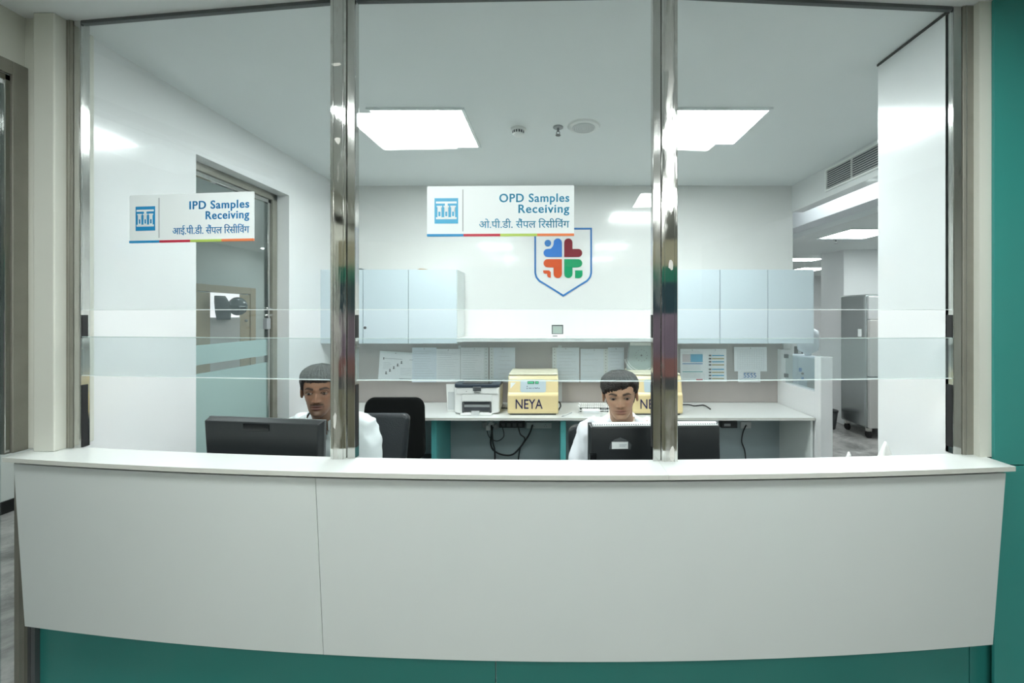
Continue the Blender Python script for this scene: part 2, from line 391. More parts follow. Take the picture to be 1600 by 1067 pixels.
# ================================================================== CEILING LIGHTS AND FITTINGS
def panel_light(x0, x1, y0, y1, z, m, label, group=None):
    t = empty('ceiling_light', ((x0+x1)/2, (y0+y1)/2, z), label, 'ceiling light', group)
    fr = MB()
    for a in ((x0,x1,y0,y0+.018),(x0,x1,y1-.018,y1),(x0,x0+.018,y0+.018,y1-.018),(x1-.018,x1,y0+.018,y1-.018)): fr.box(a[0],a[1],a[2],a[3],z-.012,z)
    fr.build('frame', M['signw'], t)
    B('diffuser', x0+.018, x1-.018, y0+.018, y1-.018, z-.007, z-.001, m, t)
    return t
panel_light(-1.12,-.535,2.44,3.02,CEIL,M['lamp'],'square white ceiling light panel left of centre in the office ceiling')
panel_light(.70,1.31,2.44,2.96,CEIL,M['lamp'],'square white ceiling light panel beside the right middle steel post')
for x in (-1.35,.75):
    for y in (.15,-1.6): panel_light(x,x+.6,y,y+.6,CEIL,M['lamp2'],'lobby ceiling light panel above the %s half of the counter, %s' % ('left' if x < 0 else 'right', 'nearest the glass' if y > 0 else 'second row back'),'lobby ceiling lights')
panel_light(3.2,3.78,4.42,4.98,2.52,M['lamp3'],'nearest square ceiling light of the lab, above the steel fridge')
panel_light(4.3,4.9,4.3,4.9,2.52,M['lamp3'],'added unseen lab ceiling light behind the right wall end')  # unseen panel, added to light the front of the lab column
panel_light(3.9,4.5,6.75,7.1,2.52,M['lamp3'],'square lab ceiling light just left of the lab column')
panel_light(4.95,5.55,8.1,8.7,2.52,M['lamp3'],'farthest lab ceiling light, a thin bright strip over the cabinets')
panel_light(-3.6,-3.0,6.6,7.2,2.52,M['lamp3'],'corridor ceiling light beyond the office glass door')
panel_light(-3.6,-3.0,3.0,3.6,2.52,M['lamp3'],'corridor ceiling light left of the office')

t = empty('smoke_detector', (WX(810,2.73),2.73,CEIL), 'small white round smoke detector on the office ceiling', 'smoke detector')
MB().lathe((t.location.x,2.73,CEIL-.012),[(.048,0),(.052,.004),(.052,.012)],32).build('base_plate',M['white'],t,smooth=False)
MB().lathe((t.location.x,2.73,CEIL-.045),[(.02,0),(.034,.004),(.040,.012),(.042,.033)],32).build('sensor_head',M['white'],t)
for a in range(6):
    an = -PI/2+(a-2.5)*.42
    MB().box(-.005,.005,-.002,.002,-.008,.008).xf(Matrix.Translation((t.location.x+.040*math.cos(an),2.73+.040*math.sin(an),CEIL-.026)) @ Matrix.Rotation(an+PI/2,4,'Z')).build('vent_slot',M['ink_dark'],t)
def sprinkler(x, y, z, label):
    t = empty('sprinkler', (x,y,z), label, 'sprinkler')
    MB().lathe((x,y,z-.008),[(.030,0),(.034,.003),(.034,.008)],24).build('escutcheon',M['grey'],t)
    MB().tube([(x,y,z-.008),(x,y,z-.03)],.007).build('body',M['dgrey'],t)
    for s in (-1,1): MB().tube([(x+s*.006,y,z-.028),(x+s*.012,y,z-.04),(x+s*.003,y,z-.052)],.0025,6).build('arm',M['dgrey'],t)
    MB().lathe((x,y,z-.056),[(.017,0),(.018,.002),(.004,.005)],20).build('deflector',M['dgrey'],t)
sprinkler(WX(872,2.70),2.70,CEIL,'small dark sprinkler head hanging left of the round ceiling speaker')
sprinkler(WX(1306,5.05),5.05,2.52,'sprinkler head under the lab ceiling seen past the beam')
x = WX(912,2.69)
t = empty('ceiling_speaker', (x,2.69,CEIL), 'round white recessed speaker grille in the office ceiling', 'speaker')
MB().lathe((x,2.69,CEIL-.012),[(.085,.0),(.100,.002),(.108,.012)],40).build('rim',M['white'],t)
MB().lathe((x,2.69,CEIL-.016),[(.070,0),(.075,.002),(.076,.004)],40).build('grille',M['lgrey'],t)
d = MB()
for r in (.02,.035,.05,.062):
    for k in range(int(r*520)):
        a = 2*PI*k/int(r*520); d.cyl((x+r*math.cos(a),2.69+r*math.sin(a),CEIL-.0172),.0022,.0015,6)
o = d.build('perforation',M['dgrey'],t); o['kind'] = 'stuff'

# AC grille in the beam
t = empty('air_grille', (2.29,3.14,2.63), 'black and white slatted air grille in the beam at the right', 'air vent')
y0,y1,z0,z1 = 2.70,3.42,2.635,2.79
B('backing',2.286,2.2895,y0,y1,z0,z1,M['ink_dark'],t)
fr = MB(); fr.box(2.274,2.2895,y0-.015,y1+.015,z0-.015,z0); fr.box(2.274,2.2895,y0-.015,y1+.015,z1,z1+.015); fr.box(2.274,2.2895,y0-.015,y0,z0,z1); fr.box(2.274,2.2895,y1,y1+.015,z0,z1)
fr.build('frame',M['white'],t)
for k in range(9):
    z = z0+(k+.5)*(z1-z0)/9
    MB().box(2.275,2.277,y0,y1,z-.0016,z+.0016).build('slat',M['white'],t)
B('mullion',2.275,2.287,3.13,3.137,z0,z1,M['white'],t)

# ================================================================== RECEPTION COUNTER
t = empty('reception_counter', (-.2,1.6,0), 'white fronted reception counter on a recessed teal base', 'counter')
S = -.862                         # joint of the two front panels
curve_slab(-2.14, S-.001, .022, .040, .368, 1.005, 14, (-2.085, S+.03-.001)).build('front_panel', M['counter'], t)
curve_slab(S+.001, 1.69, .022, .040, .368, 1.005, 18, (S+.03+.001, 1.635)).build('front_panel', M['counter'], t)
curve_slab(-2.13, 1.68, .034, .060, 1.004, 1.019, 30).build('shadow_gap', M['dark_gap'], t)
for a,b in ((-2.17,-.222),(-.218,1.652),(1.656,1.80)):
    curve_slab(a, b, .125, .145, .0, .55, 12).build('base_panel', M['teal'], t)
cc = curve_slab(-2.06, 1.66, .0402, .124, .372, .39, 30); cc.build('panel_soffit', M['dark_gap'], t)
MB().box(-2.225,-2.205,YF(-2.13)+.09,YF(-2.13)+.16,0,1.0).build('corner_trim', M['steel_dull'], t)
MB().box(-2.204,-2.190,YF(-2.1)+.11,YF(-2.1)+.16,0,.9).build('corner_trim', M['steel_ch'], t)
MB().box(-2.189,-2.172,YF(-2.1)+.12,YF(-2.1)+.16,0,.9).build('corner_trim', M['dgrey'], t)
curve_slab(-2.06, 1.66, .0405, .06, .4, 1.0, 30).build('carcass', M['dgrey'], t)
# chips at the panel's lower edge
ct = empty('counter_top', (-.2,1.5,HT), 'long thin white stone top running the width of the reception counter', 'countertop')
for a,b in ((XL,WX(1045,1.43)-.0005),(WX(1045,1.43)+.0005,XR)):
    mb = curve_slab(a, b, 0, .152, HT-.017, HT, 24)
    for f in mb.bm.faces:
        c = f.calc_center_median(); f.material_index = 0 if c.z > HT-.001 else 1
    mb.build('slab', [M['top'], M['edge']], ct)

# ================================================================== GLASS PARTITION
OFF = .128
PX = [-2.04, -.835, .43, 1.655]          # centres of the four posts
def py(X): return YF(X)+OFF
def post(i, X, side, mat_, label, w=.062, chw=.032):
    Y = py(X); t = empty('steel_post', (X,Y,HT), label, 'post')
    MB().box(X-w/2,X+w/2,Y,Y+.045,HT,CEIL).build('post_tube', mat_, t, .003)
    for s in (-1,1):                # raised seams of the folded steel
        MB().box(X+s*(w/2-.012)-.0012,X+s*(w/2-.012)+.0012,Y-.0015,Y,HT,CEIL).build('seam', M['steel_ch'], t)
    x0, x1 = (X+w/2+.002, X+w/2+chw) if side > 0 else (X-w/2-chw, X-w/2-.002)
    MB().box(x0,x1,Y+.004,Y+.040,HT,CEIL).build('track_channel', M['steel_ch'], t, .002)
    e0, e1 = (x1, x1+.003) if side > 0 else (x0-.003, x0)
    for z0,z1 in ((WZ(700,Y),WZ(602,Y)),(WZ(528,Y),WZ(492,Y))):
        B('slot_shade', e0, e1, Y+.008, Y+.03, z0, z1, M['rubber_and_slot'], t)  # shade inside the open track slot, put in as a black strip
    return t
post(0, PX[0]-.0, +1, M['steel_dull'], 'leftmost post, cement stained, against the cream column', w=.05, chw=.03)
post(1, PX[1], +1, M['steel'], 'shiny steel post in front of the man, second from left')
post(2, PX[2]+.012, -1, M['steel2'], 'shiny steel post crossing the right monitor, third from left')
post(3, PX[3]+.015, -1, M['steel_dull'], 'rightmost dull steel post beside the cream jamb', w=.07, chw=.035)
def scrap(X, z0, z1, w, label, seed):
    r = random.Random(seed); n = 9; pts = []
    for k in range(n):
        a = 2*PI*k/n; q = r.uniform(.55,1); pts.append((X+w*math.cos(a)*q, (z0+z1)/2+(z1-z0)/2*math.sin(a)*q))
    setp(MB().prism(pts,'y',py(X)-.0012,py(X)+.001).build('tape_residue', mat('tape_residue_%d' % seed,(.62,.61,.57),.7,bump=.4,bscale=60)), label, 'tape residue')
scrap(-.848, WZ(675,1.56), WZ(645,1.56), .010, 'ragged white scrap low on the post in front of the man', 1)
scrap(-.842, WZ(98,1.56), WZ(90,1.56), .020, 'small white smear high on the second post from left', 2)
scrap(-.836, WZ(222,1.56), WZ(208,1.56), .016, 'white silicone blob on the second post beside the left ceiling light', 3)
scrap(.452, WZ(722,1.56)+.001, WZ(692,1.56), .016, 'white smudge at the foot of the third post', 4)
scrap(.446, WZ(425,1.56), WZ(405,1.56), .010, 'white torn scrap on the third post level with the emblem', 5)
bay = [(PX[0]+.058, PX[1]-.033), (PX[1]+.066, PX[2]-.055), (PX[2]+.046, PX[3]-.058)]
names = ['left','middle','right']
zc, zs1, zs0 = WZ(484,1.555), WZ(529.5,1.555), WZ(597.5,1.555)
def pane(i, z0, z1, dy, m, label, bright_bot=True, bright_top=False, name='glass_pane'):
    a, b = bay[i]; A = (a, py(a)+.020+dy); Bp = (b, py(b)+.020+dy)
    t = empty(name, ((a+b)/2, (A[1]+Bp[1])/2, z0), label, 'glass screen')
    if name.startswith('window'):
        struct(t); del t['label']; del t['category']
    MB().bar(A, Bp, z0+.0025, z1-(.0025 if bright_top is not None else 0), .008).build('pane', m, t)
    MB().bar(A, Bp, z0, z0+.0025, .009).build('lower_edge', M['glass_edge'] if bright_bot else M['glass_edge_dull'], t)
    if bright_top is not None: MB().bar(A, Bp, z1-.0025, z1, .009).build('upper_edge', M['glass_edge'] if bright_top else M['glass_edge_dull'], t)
    return A, Bp
for i in range(3):
    pane(i, zc, CEIL-.012, 0, M['glass'], 'tall upper glass pane of the %s bay, reaching the ceiling' % names[i], True, None, 'window_%d' % (i+1))
    pane(i, zs0, zs1, .0, M['glass_strip'], 'narrow horizontal glass strip across the %s bay at face height' % names[i], True, False, 'glass_screen')
struct(MB().bar((bay[0][0],py(bay[0][0])+.02),(bay[0][1],py(bay[0][1])+.02),CEIL-.014,CEIL,.016).build('trim_5', M['dgrey']))
struct(MB().bar((bay[1][0],py(bay[1][0])+.02),(bay[1][1],py(bay[1][1])+.02),CEIL-.014,CEIL,.016).build('trim_6', M['dgrey']))
struct(MB().bar((bay[2][0],py(bay[2][0])+.02),(bay[2][1],py(bay[2][1])+.02),CEIL-.014,CEIL,.016).build('trim_7', M['dgrey']))

# ------------------------------------------------------------------ signs on the glass
def sign(px0, px1, ptop, pbot, b, word, hindi, label, textm, iconm, squash=1):
    (xa, xb) = bay[b]; A = Vector((xa, py(xa)+.015)); Bv = Vector((xb, py(xb)+.015)); d = (Bv-A).normalized()
    def hit(px):                    # where the sight line of a column meets the pane
        s = (px-CX)/F
        k = (s*A.y-A.x)/(d.x-s*d.y); return A+d*k
    p0, p1 = hit(px0), hit(px1); W = (p1-p0).length; rz = math.atan2(d.y, d.x)
    Ym = (p0.y+p1.y)/2; z1, z0 = WZ(ptop, Ym), WZ(pbot, Ym); H = z1-z0
    t = empty('hanging_sign', (p0.x, p0.y, z0), label, 'sign', None, rz)
    T = Matrix.Translation((p0.x, p0.y, z0)) @ Matrix.Rotation(rz, 4, 'Z')
    hs = .035*H/.19
    MB().prism([(0,hs*.25),(W,hs*.25),(W,H),(.004,H),(0,H-.004)],'y',-.006,-.001).xf(T).build('board', M['signw'], t)
    for k,mm in enumerate((M['blue'],M['red'],M['lime'],M['orange'])):
        MB().box(W*k/4,W*(k+1)/4,-.0075,-.001,0,H*.048).xf(T).build('colour_stripe', mm, t)
    MB().box(W*.243,W*.248,-.0072,-.006,H*.10,H*.93).xf(T).build('divider', M['grey'], t)
    ix0, ix1, iz0, iz1 = W*.052, W*.213, H*.255, H*.76
    ic = MB().box(ix0,ix1,-.0068,-.006,iz0,iz1).xf(T).build('icon_square', iconm, t)
    g = MB(); u = ix1-ix0; v = iz1-iz0
    def r(a,b_,c,e): g.box(ix0+u*a,ix0+u*b_,-.0074,-.0068,iz0+v*c,iz0+v*e)
    r(.06,.94,.79,.87); r(.06,.94,.17,.25); r(.44,.56,.70,.79)
    for k in range(3):
        c = .21+.29*k
        r(c-.115,c+.115,.645,.70); r(c-.085,c-.045,.22,.65); r(c+.045,c+.085,.22,.65); r(c-.085,c+.085,.47,.65); r(c-.05,c+.05,.22,.29)
    g.xf(T).build('test_tube_icon', M['signw'], ic)
    xr = W*.968
    def tx(n, s, size, z, wd, off, mm):
        n_b = s[0].isascii()
        o = T @ Vector((xr, -.0066, z)); return text(n, s, size, mm, t, o, 'RIGHT', rz, .0004, off, width=wd, bold=H*(.007 if n_b else .002))
    tx('lettering', word, H*.235, H*.675, W*.475*squash, .0004, textm)
    tx('lettering', 'Receiving', H*.235, H*.46, W*.345*squash, .0004, textm)
    tx('lettering', hindi, H*.205, H*.165, W*.60*(1.02 if squash==1 else 1.06), .0001, textm)
    return t
M['signtext'] = mat('sign_text_blue', (.015,.24,.54), .5); M['signtext2'] = mat('sign_text_cyan', (.06,.38,.60), .5)
HS = "स\u0948\u0902पल \u093fरस\u0940\u093fव\u0902ग"
sign(205, 398, 303, 378.5, 0, 'IPD Samples', "आई.पी.डी. "+HS, 'white IPD Samples Receiving sign on the left glass bay', M['signtext'], M['blue'], 1)
sign(668, 897, 291, 369.5, 1, 'OPD Samples', "ओ.पी.डी. "+HS, 'white OPD Samples Receiving sign on the middle glass bay', M['signtext2'], M['blue_lt'], 1)

# ------------------------------------------------------------------ steel framed door of the lobby, left edge
t = empty('door_1', (-2.2,1.63,0), 'steel framed glass door at the far left of the lobby', 'door'); struct(t)
for k in ('label','category'):
    if k in t: del t[k]
fr = MB(); fr.box(-2.215,-2.185,1.655,1.704,HT,2.62); fr.box(-2.215,-2.185,.55,1.6549,2.565,2.62); fr.build('door_frame', M['steel_dull'], t, .002)
fr = MB(); fr.box(-2.225,-2.192,1.635,1.654,HT,2.56); fr.box(-2.225,-2.192,.60,1.654,2.535,2.56); fr.build('door_stile', M['steel_ch'], t, .003)
B('door_glass', -2.212,-2.204,.62,1.634,.02,2.53, M['glass_clear'], t)

# ------------------------------------------------------------------ office glass door in the left wall
t = struct(bpy.data.objects.new('door_2', None)); C.objects.link(t); t.location = (-2.18,2.36,0)
XI = -2.152
fr = MB(); fr.box(XI-.05,XI,3.14,3.19,0,2.52); fr.box(XI-.05,XI,2.36,3.19,2.47,2.52); fr.box(XI-.05,XI,2.30,2.362,0,2.52); fr.build('door_frame', M['steel_dull'], t, .002)
fr = MB(); fr.box(XI-.045,XI-.012,3.105,3.139,0,2.47); fr.box(XI-.045,XI-.012,2.37,3.139,2.44,2.469); fr.build('door_stile', M['steel_ch'], t, .003)
zf = WZ(530,3.1)-.0
B('door_glass', XI-.034,XI-.026,2.37,3.104,zf,2.44, M['glass_clear'], t)
FZ = [WZ(549,3.1), WZ(560,3.1)]
B('frosted_film', XI-.034,XI-.026,2.37,3.104,.02,FZ[1]-.03, M['frost'], t)
B('frosted_film', XI-.034,XI-.026,2.37,3.104,FZ[0]-.03,zf, M['frost'], t)
B('door_glass', XI-.034,XI-.026,2.37,3.104,FZ[1]-.03,FZ[0]-.03, M['glass_clear'], t)
hd = MB(); hd.tube([(XI-.02,3.08,WZ(482,3.1)),(XI+.03,3.08,WZ(482,3.1)),(XI+.03,3.02,WZ(482,3.1))],.008); hd.tube([(XI-.02,3.08,WZ(492,3.1)),(XI+.03,3.08,WZ(492,3.1)),(XI+.03,3.01,WZ(493,3.1))],.008)
hd.build('handle', M['steel_ch'], t, smooth=True)
lk = MB(); lk.box(XI-.02,XI+.012,3.06,3.10,WZ(514,3.1),WZ(497,3.1)); lk.build('lock', M['grey'], t, .004)

# wooden door in the corridor, seen through the glass door
t = struct(bpy.data.objects.new('door_3', None)); C.objects.link(t); t.location = (-4.4,5.0,0)
fr = MB(); fr.box(-4.40,-4.36,5.90,6.00,0,1.97); fr.box(-4.40,-4.36,5.0,5.90,1.88,1.97); fr.box(-4.40,-4.36,4.86,5.02,0,1.97); fr.build('door_frame', M['wood'], t, .004)
B('door_leaf', -4.398,-4.375,5.02,5.22,0,1.87, M['wood'], t, .003)
B('door_leaf', -4.398,-4.375,5.72,5.90,0,1.87, M['wood'], t, .003)
B('window_pane', -4.396,-4.386,5.22,5.72,1.55,1.87, M['daylight'], t)
B('lower_panel', -4.396,-4.380,5.22,5.72,0,1.55, mat('pink_reflection_glass', (.62,.58,.57), .4), t)  # lower door glass, its pinkish reflection put into the colour
MB().ball((-4.35,5.80,1.50),.02).build('door_knob', M['steel_dull'], t, smooth=True)
t = empty('helmet', (-4.25,5.52,1.56), 'glossy dark grey round helmet hanging in the corridor doorway', 'helmet')
MB().ball((-4.28,5.55,1.70),.125,28,18,(.8,1,1)).build('shell', mat('helmet_grey', (.09,.11,.115), .15), t, smooth=True)
MB().box(-4.185,-4.175,5.44,5.56,1.62,1.70).build('visor', M['blackgloss'], t, .004)
t = setp(MB().loft([(-4.30,5.34,1.52,.05,.09),(-4.30,5.33,1.62,.06,.10),(-4.30,5.31,1.75,.06,.09),(-4.31,5.29,1.83,.04,.07)],16,2.4).build('bag', mat('dark_grey_bag', (.06,.075,.08), .6, bump=.8, bscale=20), None, smooth=True), 'dark grey crumpled bag hanging beside the helmet in the corridor', 'bag')
t = empty('corridor_downlight', (-4.0,5.7,2.52), 'small round corridor downlight seen through the glass door', 'ceiling light')
MB().cyl((-4.0,5.7,2.505),.075,.015,24).build('rim', M['white'], t); MB().cyl((-4.0,5.7,2.502),.06,.006,24).build('diffuser', M['lamp3'], t)

# ================================================================== BACK WALL: cabinets, shelf, pinboard, desk
YC = 3.62
def wall_cabinet(edges, label, left_side=True, lock=None):
    x0, x1 = WX(edges[0],YC), WX(edges[-1],YC); zt, zb = WZ(421,YC), WZ(537,YC)
    t = empty('wall_cabinet', ((x0+x1)/2, 3.94, zb), label, 'cabinet')
    B('carcass', x0+.001, x1, YC+.019, 3.939, zb, zt, M['cabw'], t, .001)
    for e in edges[1:-1]: B('door_gap', WX(e,YC)-.004, WX(e,YC)+.004, YC+.014, YC+.0188, zb+.003, zt-.003, M['dgrey'], t)
    for k,(a,b) in enumerate(zip(edges, edges[1:])):
        dr = B('door', WX(a,YC)+.0028, WX(b,YC)-.0028, YC, YC+.018, zb+.002, zt-.001, M['cab'], t, .0012)
        if lock == k:
            MB().cyl((WX(570.5,YC), YC-.004, WZ(512,YC)), .012, .006, 20, 'y').build('lock', M['dgrey'], dr)
            MB().box(WX(570.5,YC)-.0015,WX(570.5,YC)+.0015,YC-.0052,YC-.004,WZ(512,YC)-.006,WZ(512,YC)+.006).build('keyhole', M['steel_ch'], dr)
    return t
wall_cabinet((497.5,567,638,714), 'pale blue white wall cabinets left of the round logo wall, with small lock', lock=1)
wall_cabinet((1046,1125,1200,1272), 'pale blue white wall cabinets on the right, behind the right steel post')
setp(B('shelf', WX(714,YC)+.002, WX(1046,YC)-.002, 3.60, 3.939, WZ(534,3.6), WZ(528,3.6), M['top'], None, .001), 'thin white wall shelf between the two rows of cabinets', 'shelf')
t = empty('pinboard', (0,3.93,WZ(628,3.93)), 'taupe pinboard above the back desk holding papers', 'pinboard')
B('board', -2.055, WX(1222,3.925), 3.925, 3.939, .752, WZ(537,YC)-.002, M['pin'], t)
B('side_strip', WX(1222,3.925)+.001, 2.25, 3.90, 3.939, .752, WZ(537,YC)-.002, M['white'], t)
for px0,px1 in ((716,720),(872,878)): B('joint_strip', WX(px0,3.92), WX(px1,3.92), 3.921, 3.925, .76, WZ(540,3.92), M['lgrey'], t)

# things lying on the cabinets
zt = WZ(421,YC)
t = empty('folded_cardboard', (-1.05,3.75,zt), 'brown scrap of card lying on top of the left cabinet', 'card')
MB().prism([(WX(650,3.66),zt+.001),(WX(672,3.66),zt+.001),(WX(664,3.66),zt+.010),(WX(656,3.66),zt+.013)],'y',3.66,3.72).build('card', mat('brown_card', (.42,.28,.15), .8), t)
t = empty('dark_tray', (-1.75,3.7,zt), 'flat dark tray lying on the left cabinet beside the post', 'tray')
MB().prism([(WX(540,3.66),zt+.001),(WX(567,3.66),zt+.001),(WX(564,3.66),zt+.014),(WX(543,3.66),zt+.012)],'y',3.66,3.80).build('tray', M['dgrey'], t)

# digital clock on the shelf
zs = WZ(528,3.6)
t = empty('digital_thermometer', (WX(871,3.66),3.66,zs), 'small square digital thermometer standing on the wall shelf', 'thermometer')
Yd = 3.655
B('body', WX(862,Yd), WX(880,Yd), Yd, Yd+.02, zs, WZ(507.5,Yd), M['dgrey'], t, .002)
B('screen', WX(863.5,Yd), WX(878.5,Yd), Yd-.002, Yd, WZ(521,Yd), WZ(509.5,Yd), M['lcd'], t)
B('base_label', WX(862,Yd), WX(880,Yd), Yd-.003, Yd, zs, WZ(522,Yd), M['white'], t)
B('printed_line', WX(863.5,Yd), WX(871,Yd), Yd-.0035, Yd-.003, WZ(525.5,Yd), WZ(524.3,Yd), M['ink_dark'], t)

# ------------------------------------------------------------------ shield logo on the wall
YL = 3.94
t = empty('shield_logo', (WX(880,YL),YL,WZ(463,YL)), 'blue outlined shield emblem with four coloured cross pieces on the back wall', 'logo')
def lp(x, y): return (WX(x,YL), WZ(y,YL))
outer = [(835,356),(925,356),(925,427),(923,434),(918,440),(911,444),(880,463.5),(849,444),(842,440),(837,434),(835,427)]
inner = [(837.6,358.6),(922.4,358.6),(922.4,426.5),(920.6,432.6),(916.3,437.8),(909.6,441.8),(880,460.2),(850.4,441.8),(843.7,437.8),(839.4,432.6),(837.6,426.5)]
mb = MB(); n = len(outer)
for dy0, dy1 in ((YL-.006, YL),):
    O0 = [mb.bm.verts.new((*[lp(*p)[0]], dy0, lp(*p)[1])) for p in outer]; I0 = [mb.bm.verts.new((lp(*p)[0], dy0, lp(*p)[1])) for p in inner]
    O1 = [mb.bm.verts.new((lp(*p)[0], dy1, lp(*p)[1])) for p in outer]; I1 = [mb.bm.verts.new((lp(*p)[0], dy1, lp(*p)[1])) for p in inner]
    for i in range(n):
        j = (i+1)%n
        mb.bm.faces.new((O0[i],O0[j],I0[j],I0[i])); mb.bm.faces.new((O0[i],O1[i],O1[j],O0[j])); mb.bm.faces.new((I0[i],I0[j],I1[j],I1[i]))
mb.build('shield_outline', M['logo_blue'], t)
def piece(poly, m, name='emblem_piece'): MB().prism([lp(*p) for p in poly],'y',YL-.006,YL).build(name, m, t)
def arc(cx, cy, r, a0, a1, n=8): return [(cx+r*math.cos(math.radians(a0+(a1-a0)*i/n)), cy+r*math.sin(math.radians(a0+(a1-a0)*i/n))) for i in range(n+1)]
# angles in image sense (y down)
L_red = [(881.5,401.5),(881.5,379)] + arc(888,379,6.5,180,360) + [(894.5,389)] + arc(903.5,395.3,6.3,-90,90) + [(903.5,401.5)]
piece(L_red, M['logo_red'])
L_grn = [(881.5,405)] + arc(903.5,411.3,6.3,-90,90) + [(894.5,418)] + arc(888,428,6.5,0,180)
piece(L_grn, M['logo_grn'])
piece([(898.5,422.5),(910,422.5),(910,430),(908.5,433),(905.5,434.5),(898.5,434.5)], M['logo_grn'])
L_org = [(878,405)] + [(878,428)] + arc(871.5,428,6.5,0,180)[1:] + [(865,418)] + arc(855.5,411.3,6.3,90,270)
piece(L_org, M['logo_org'])
piece([(849,422.5),(858,422.5),(860.5,425),(860.5,434),(857,433.5),(855,431),(855,427.5),(850.5,427.5),(848.7,425)], M['logo_org'])
L_blu = [(878,401.5),(878,379)] + arc(871.5,379,6.5,0,-180)[0:] + [(865,382),(863,386),(860.5,388.6)] + arc(855.5,395.3,6.3,-90,-270)
piece(L_blu, M['logo_b2'])
piece(arc(856,380,5.2,0,360,20)[:-1], M['logo_blue'])

# ------------------------------------------------------------------ papers on the pinboard
def sheet(px, label, m='paper', lines=8, strip=None, seed=0, Y=3.915, group='papers pinned along the pinboard', tilt=0, margin=.08, extra=None):
    x0,y0,x1,y1 = px; r = random.Random(seed)
    X0,X1,Z1,Z0 = WX(x0,Y),WX(x1,Y),WZ(y0,Y),WZ(y1,Y); W, H = X1-X0, Z1-Z0
    t = empty('paper', ((X0+X1)/2, Y, Z0), label, 'paper', group)
    T = Matrix.Translation((X0,Y,Z0)) @ Matrix.Rotation(tilt,4,'Y')
    cut = 0
    if strip: cut = .16*W
    sx0, sx1 = (cut, W) if strip == 'left' else ((0, W-cut) if strip == 'right' else (0, W))
    # slightly curled sheet
    mb = MB(); N = 5; rows = []
    for i in range(N+1):
        z = H*(1-i/N); c = -.006*(i/N)**2*r.uniform(.3,1.6)
        rows.append([mb.bm.verts.new(p) for p in ((sx0,c,z),(sx1,c,z),(sx1,c+.0008,z),(sx0,c+.0008,z))])
    for a,b in zip(rows, rows[1:]):
        for k in range(4): mb.bm.faces.new((a[k],a[(k+1)%4],b[(k+1)%4],b[k]))
    mb.bm.faces.new(rows[0]); mb.bm.faces.new(rows[-1][::-1])
    mb.xf(T).build('sheet', M[m], t)
    if strip:
        a, b = (0, cut) if strip == 'left' else (W-cut, W)
        s = MB().box(a,b,-.001,.0005,0,H).xf(T).build('perforated_strip', M['signw'], t)
        h = MB()
        for k in range(11): h.box((a+b)/2-.004,(a+b)/2+.004,-.0016,-.001,H*(k+.35)/11,H*(k+.6)/11)
        h.xf(T).build('punch_hole', M['grey'], s)
    pr = MB()
    if extra: extra(pr, sx0, sx1, H)
    for k in range(lines):
        z = H*(.93-.86*(k+.5)/max(lines,1)) if lines else 0
        a = sx0+(sx1-sx0)*margin; b = sx0+(sx1-sx0)*r.uniform(.55,.93)
        pr.box(a,b,-.0085,-.0081,z,z+H*.006)
    if lines or extra: pr.xf(T).build('print', M['ink'], t)
    MB().ball(((X0+X1)/2,Y-.003,Z1-.012),.004,8,6).build('pin', M['ink_dark'], t)
    return t, T, W, H
tt,T,W,H = sheet((591,550,646,592),'landscape paper with a rising row of small figures, leftmost on the pinboard',lines=0,seed=1,tilt=.06)
for k in range(5):
    x, z = W*(.22+.105*k), H*(.20+.105*k); g = MB()
    g.box(x-.007,x+.007,-.0085,-.0075,z,z+.012); g.box(x-.005,x+.005,-.0085,-.0075,z+.014,z+.026); g.box(x+.012,x+.016,-.0085,-.0075,z+.002,z+.005)
    g.xf(T).build('printed_figure', M['ink_dark'], tt)
MB().box(W*.12,W*.145,-.0085,-.0075,H*.74,H*.82).xf(T).build('printed_mark', M['ink_dark'], tt)
MB().box(W*.60,W*.95,-.0085,-.0075,H*.06,H*.075).xf(T).build('printed_bar', M['ink_dark'], tt)
g = MB()
for k in range(5): g.box(W*.13,W*(.33+.03*(k%2)),-.0085,-.0075,H*(.62-.055*k),H*(.63-.055*k)); g.box(W*.62,W*.93,-.0085,-.0075,H*(.45-.06*k),H*(.46-.06*k))
g.box(W*.16,W*.66,-.0085,-.0075,H*.775,H*.795); g.box(W*.86,W*.96,-.0085,-.0075,H*.775,H*.795)
g.xf(T).build('print', M['ink'], tt)
MB().box(0,W,-.0012,-.0002,H*.985,H*1.05).xf(T).build('perforated_strip', M['signw'], tt)
sheet((644,543,682,597),'bluish typed sheet second from the left on the pinboard','paper2',12,None,2,3.909)
sheet((682,545,719,597),'pale table sheet left of the printer on the pinboard','paper',16,None,3,3.914)
sheet((720,543,763,597),'typed sheet above the printer with punched strip at right','paper',13,'right',4,3.913)
sheet((765,543,805,597),'typed sheet above the yellow centrifuge with punched strip at left','paper2',7,'left',5,3.913,margin=.25)
sheet((863,543,905,597),'sheet right of the thermometer with punched strip at left','paper2',9,'left',6,3.913)
sheet((907,545,950,597),'nearly blank sheet left of the open lid, punched strip at right','paper2',5,'right',7,3.910)
sheet((950,543,975,597),'sheet half hidden by the open lid behind the young person','paper2',9,None,8,3.914)
tt,T,W,H = sheet((1063,545,1100,596),'notice with a blue heading picture right of the right middle post','paper',0,None,9,3.914)
MB().box(W*.42,W*.93,-.0085,-.0075,H*.60,H*.84).xf(T).build('blue_picture', M['blue_lt'], tt)
MB().box(W*.08,W*.42,-.0085,-.0075,H*.60,H*.84).xf(T).build('pale_picture', mat('pink_print',(.62,.55,.58),.5), tt)
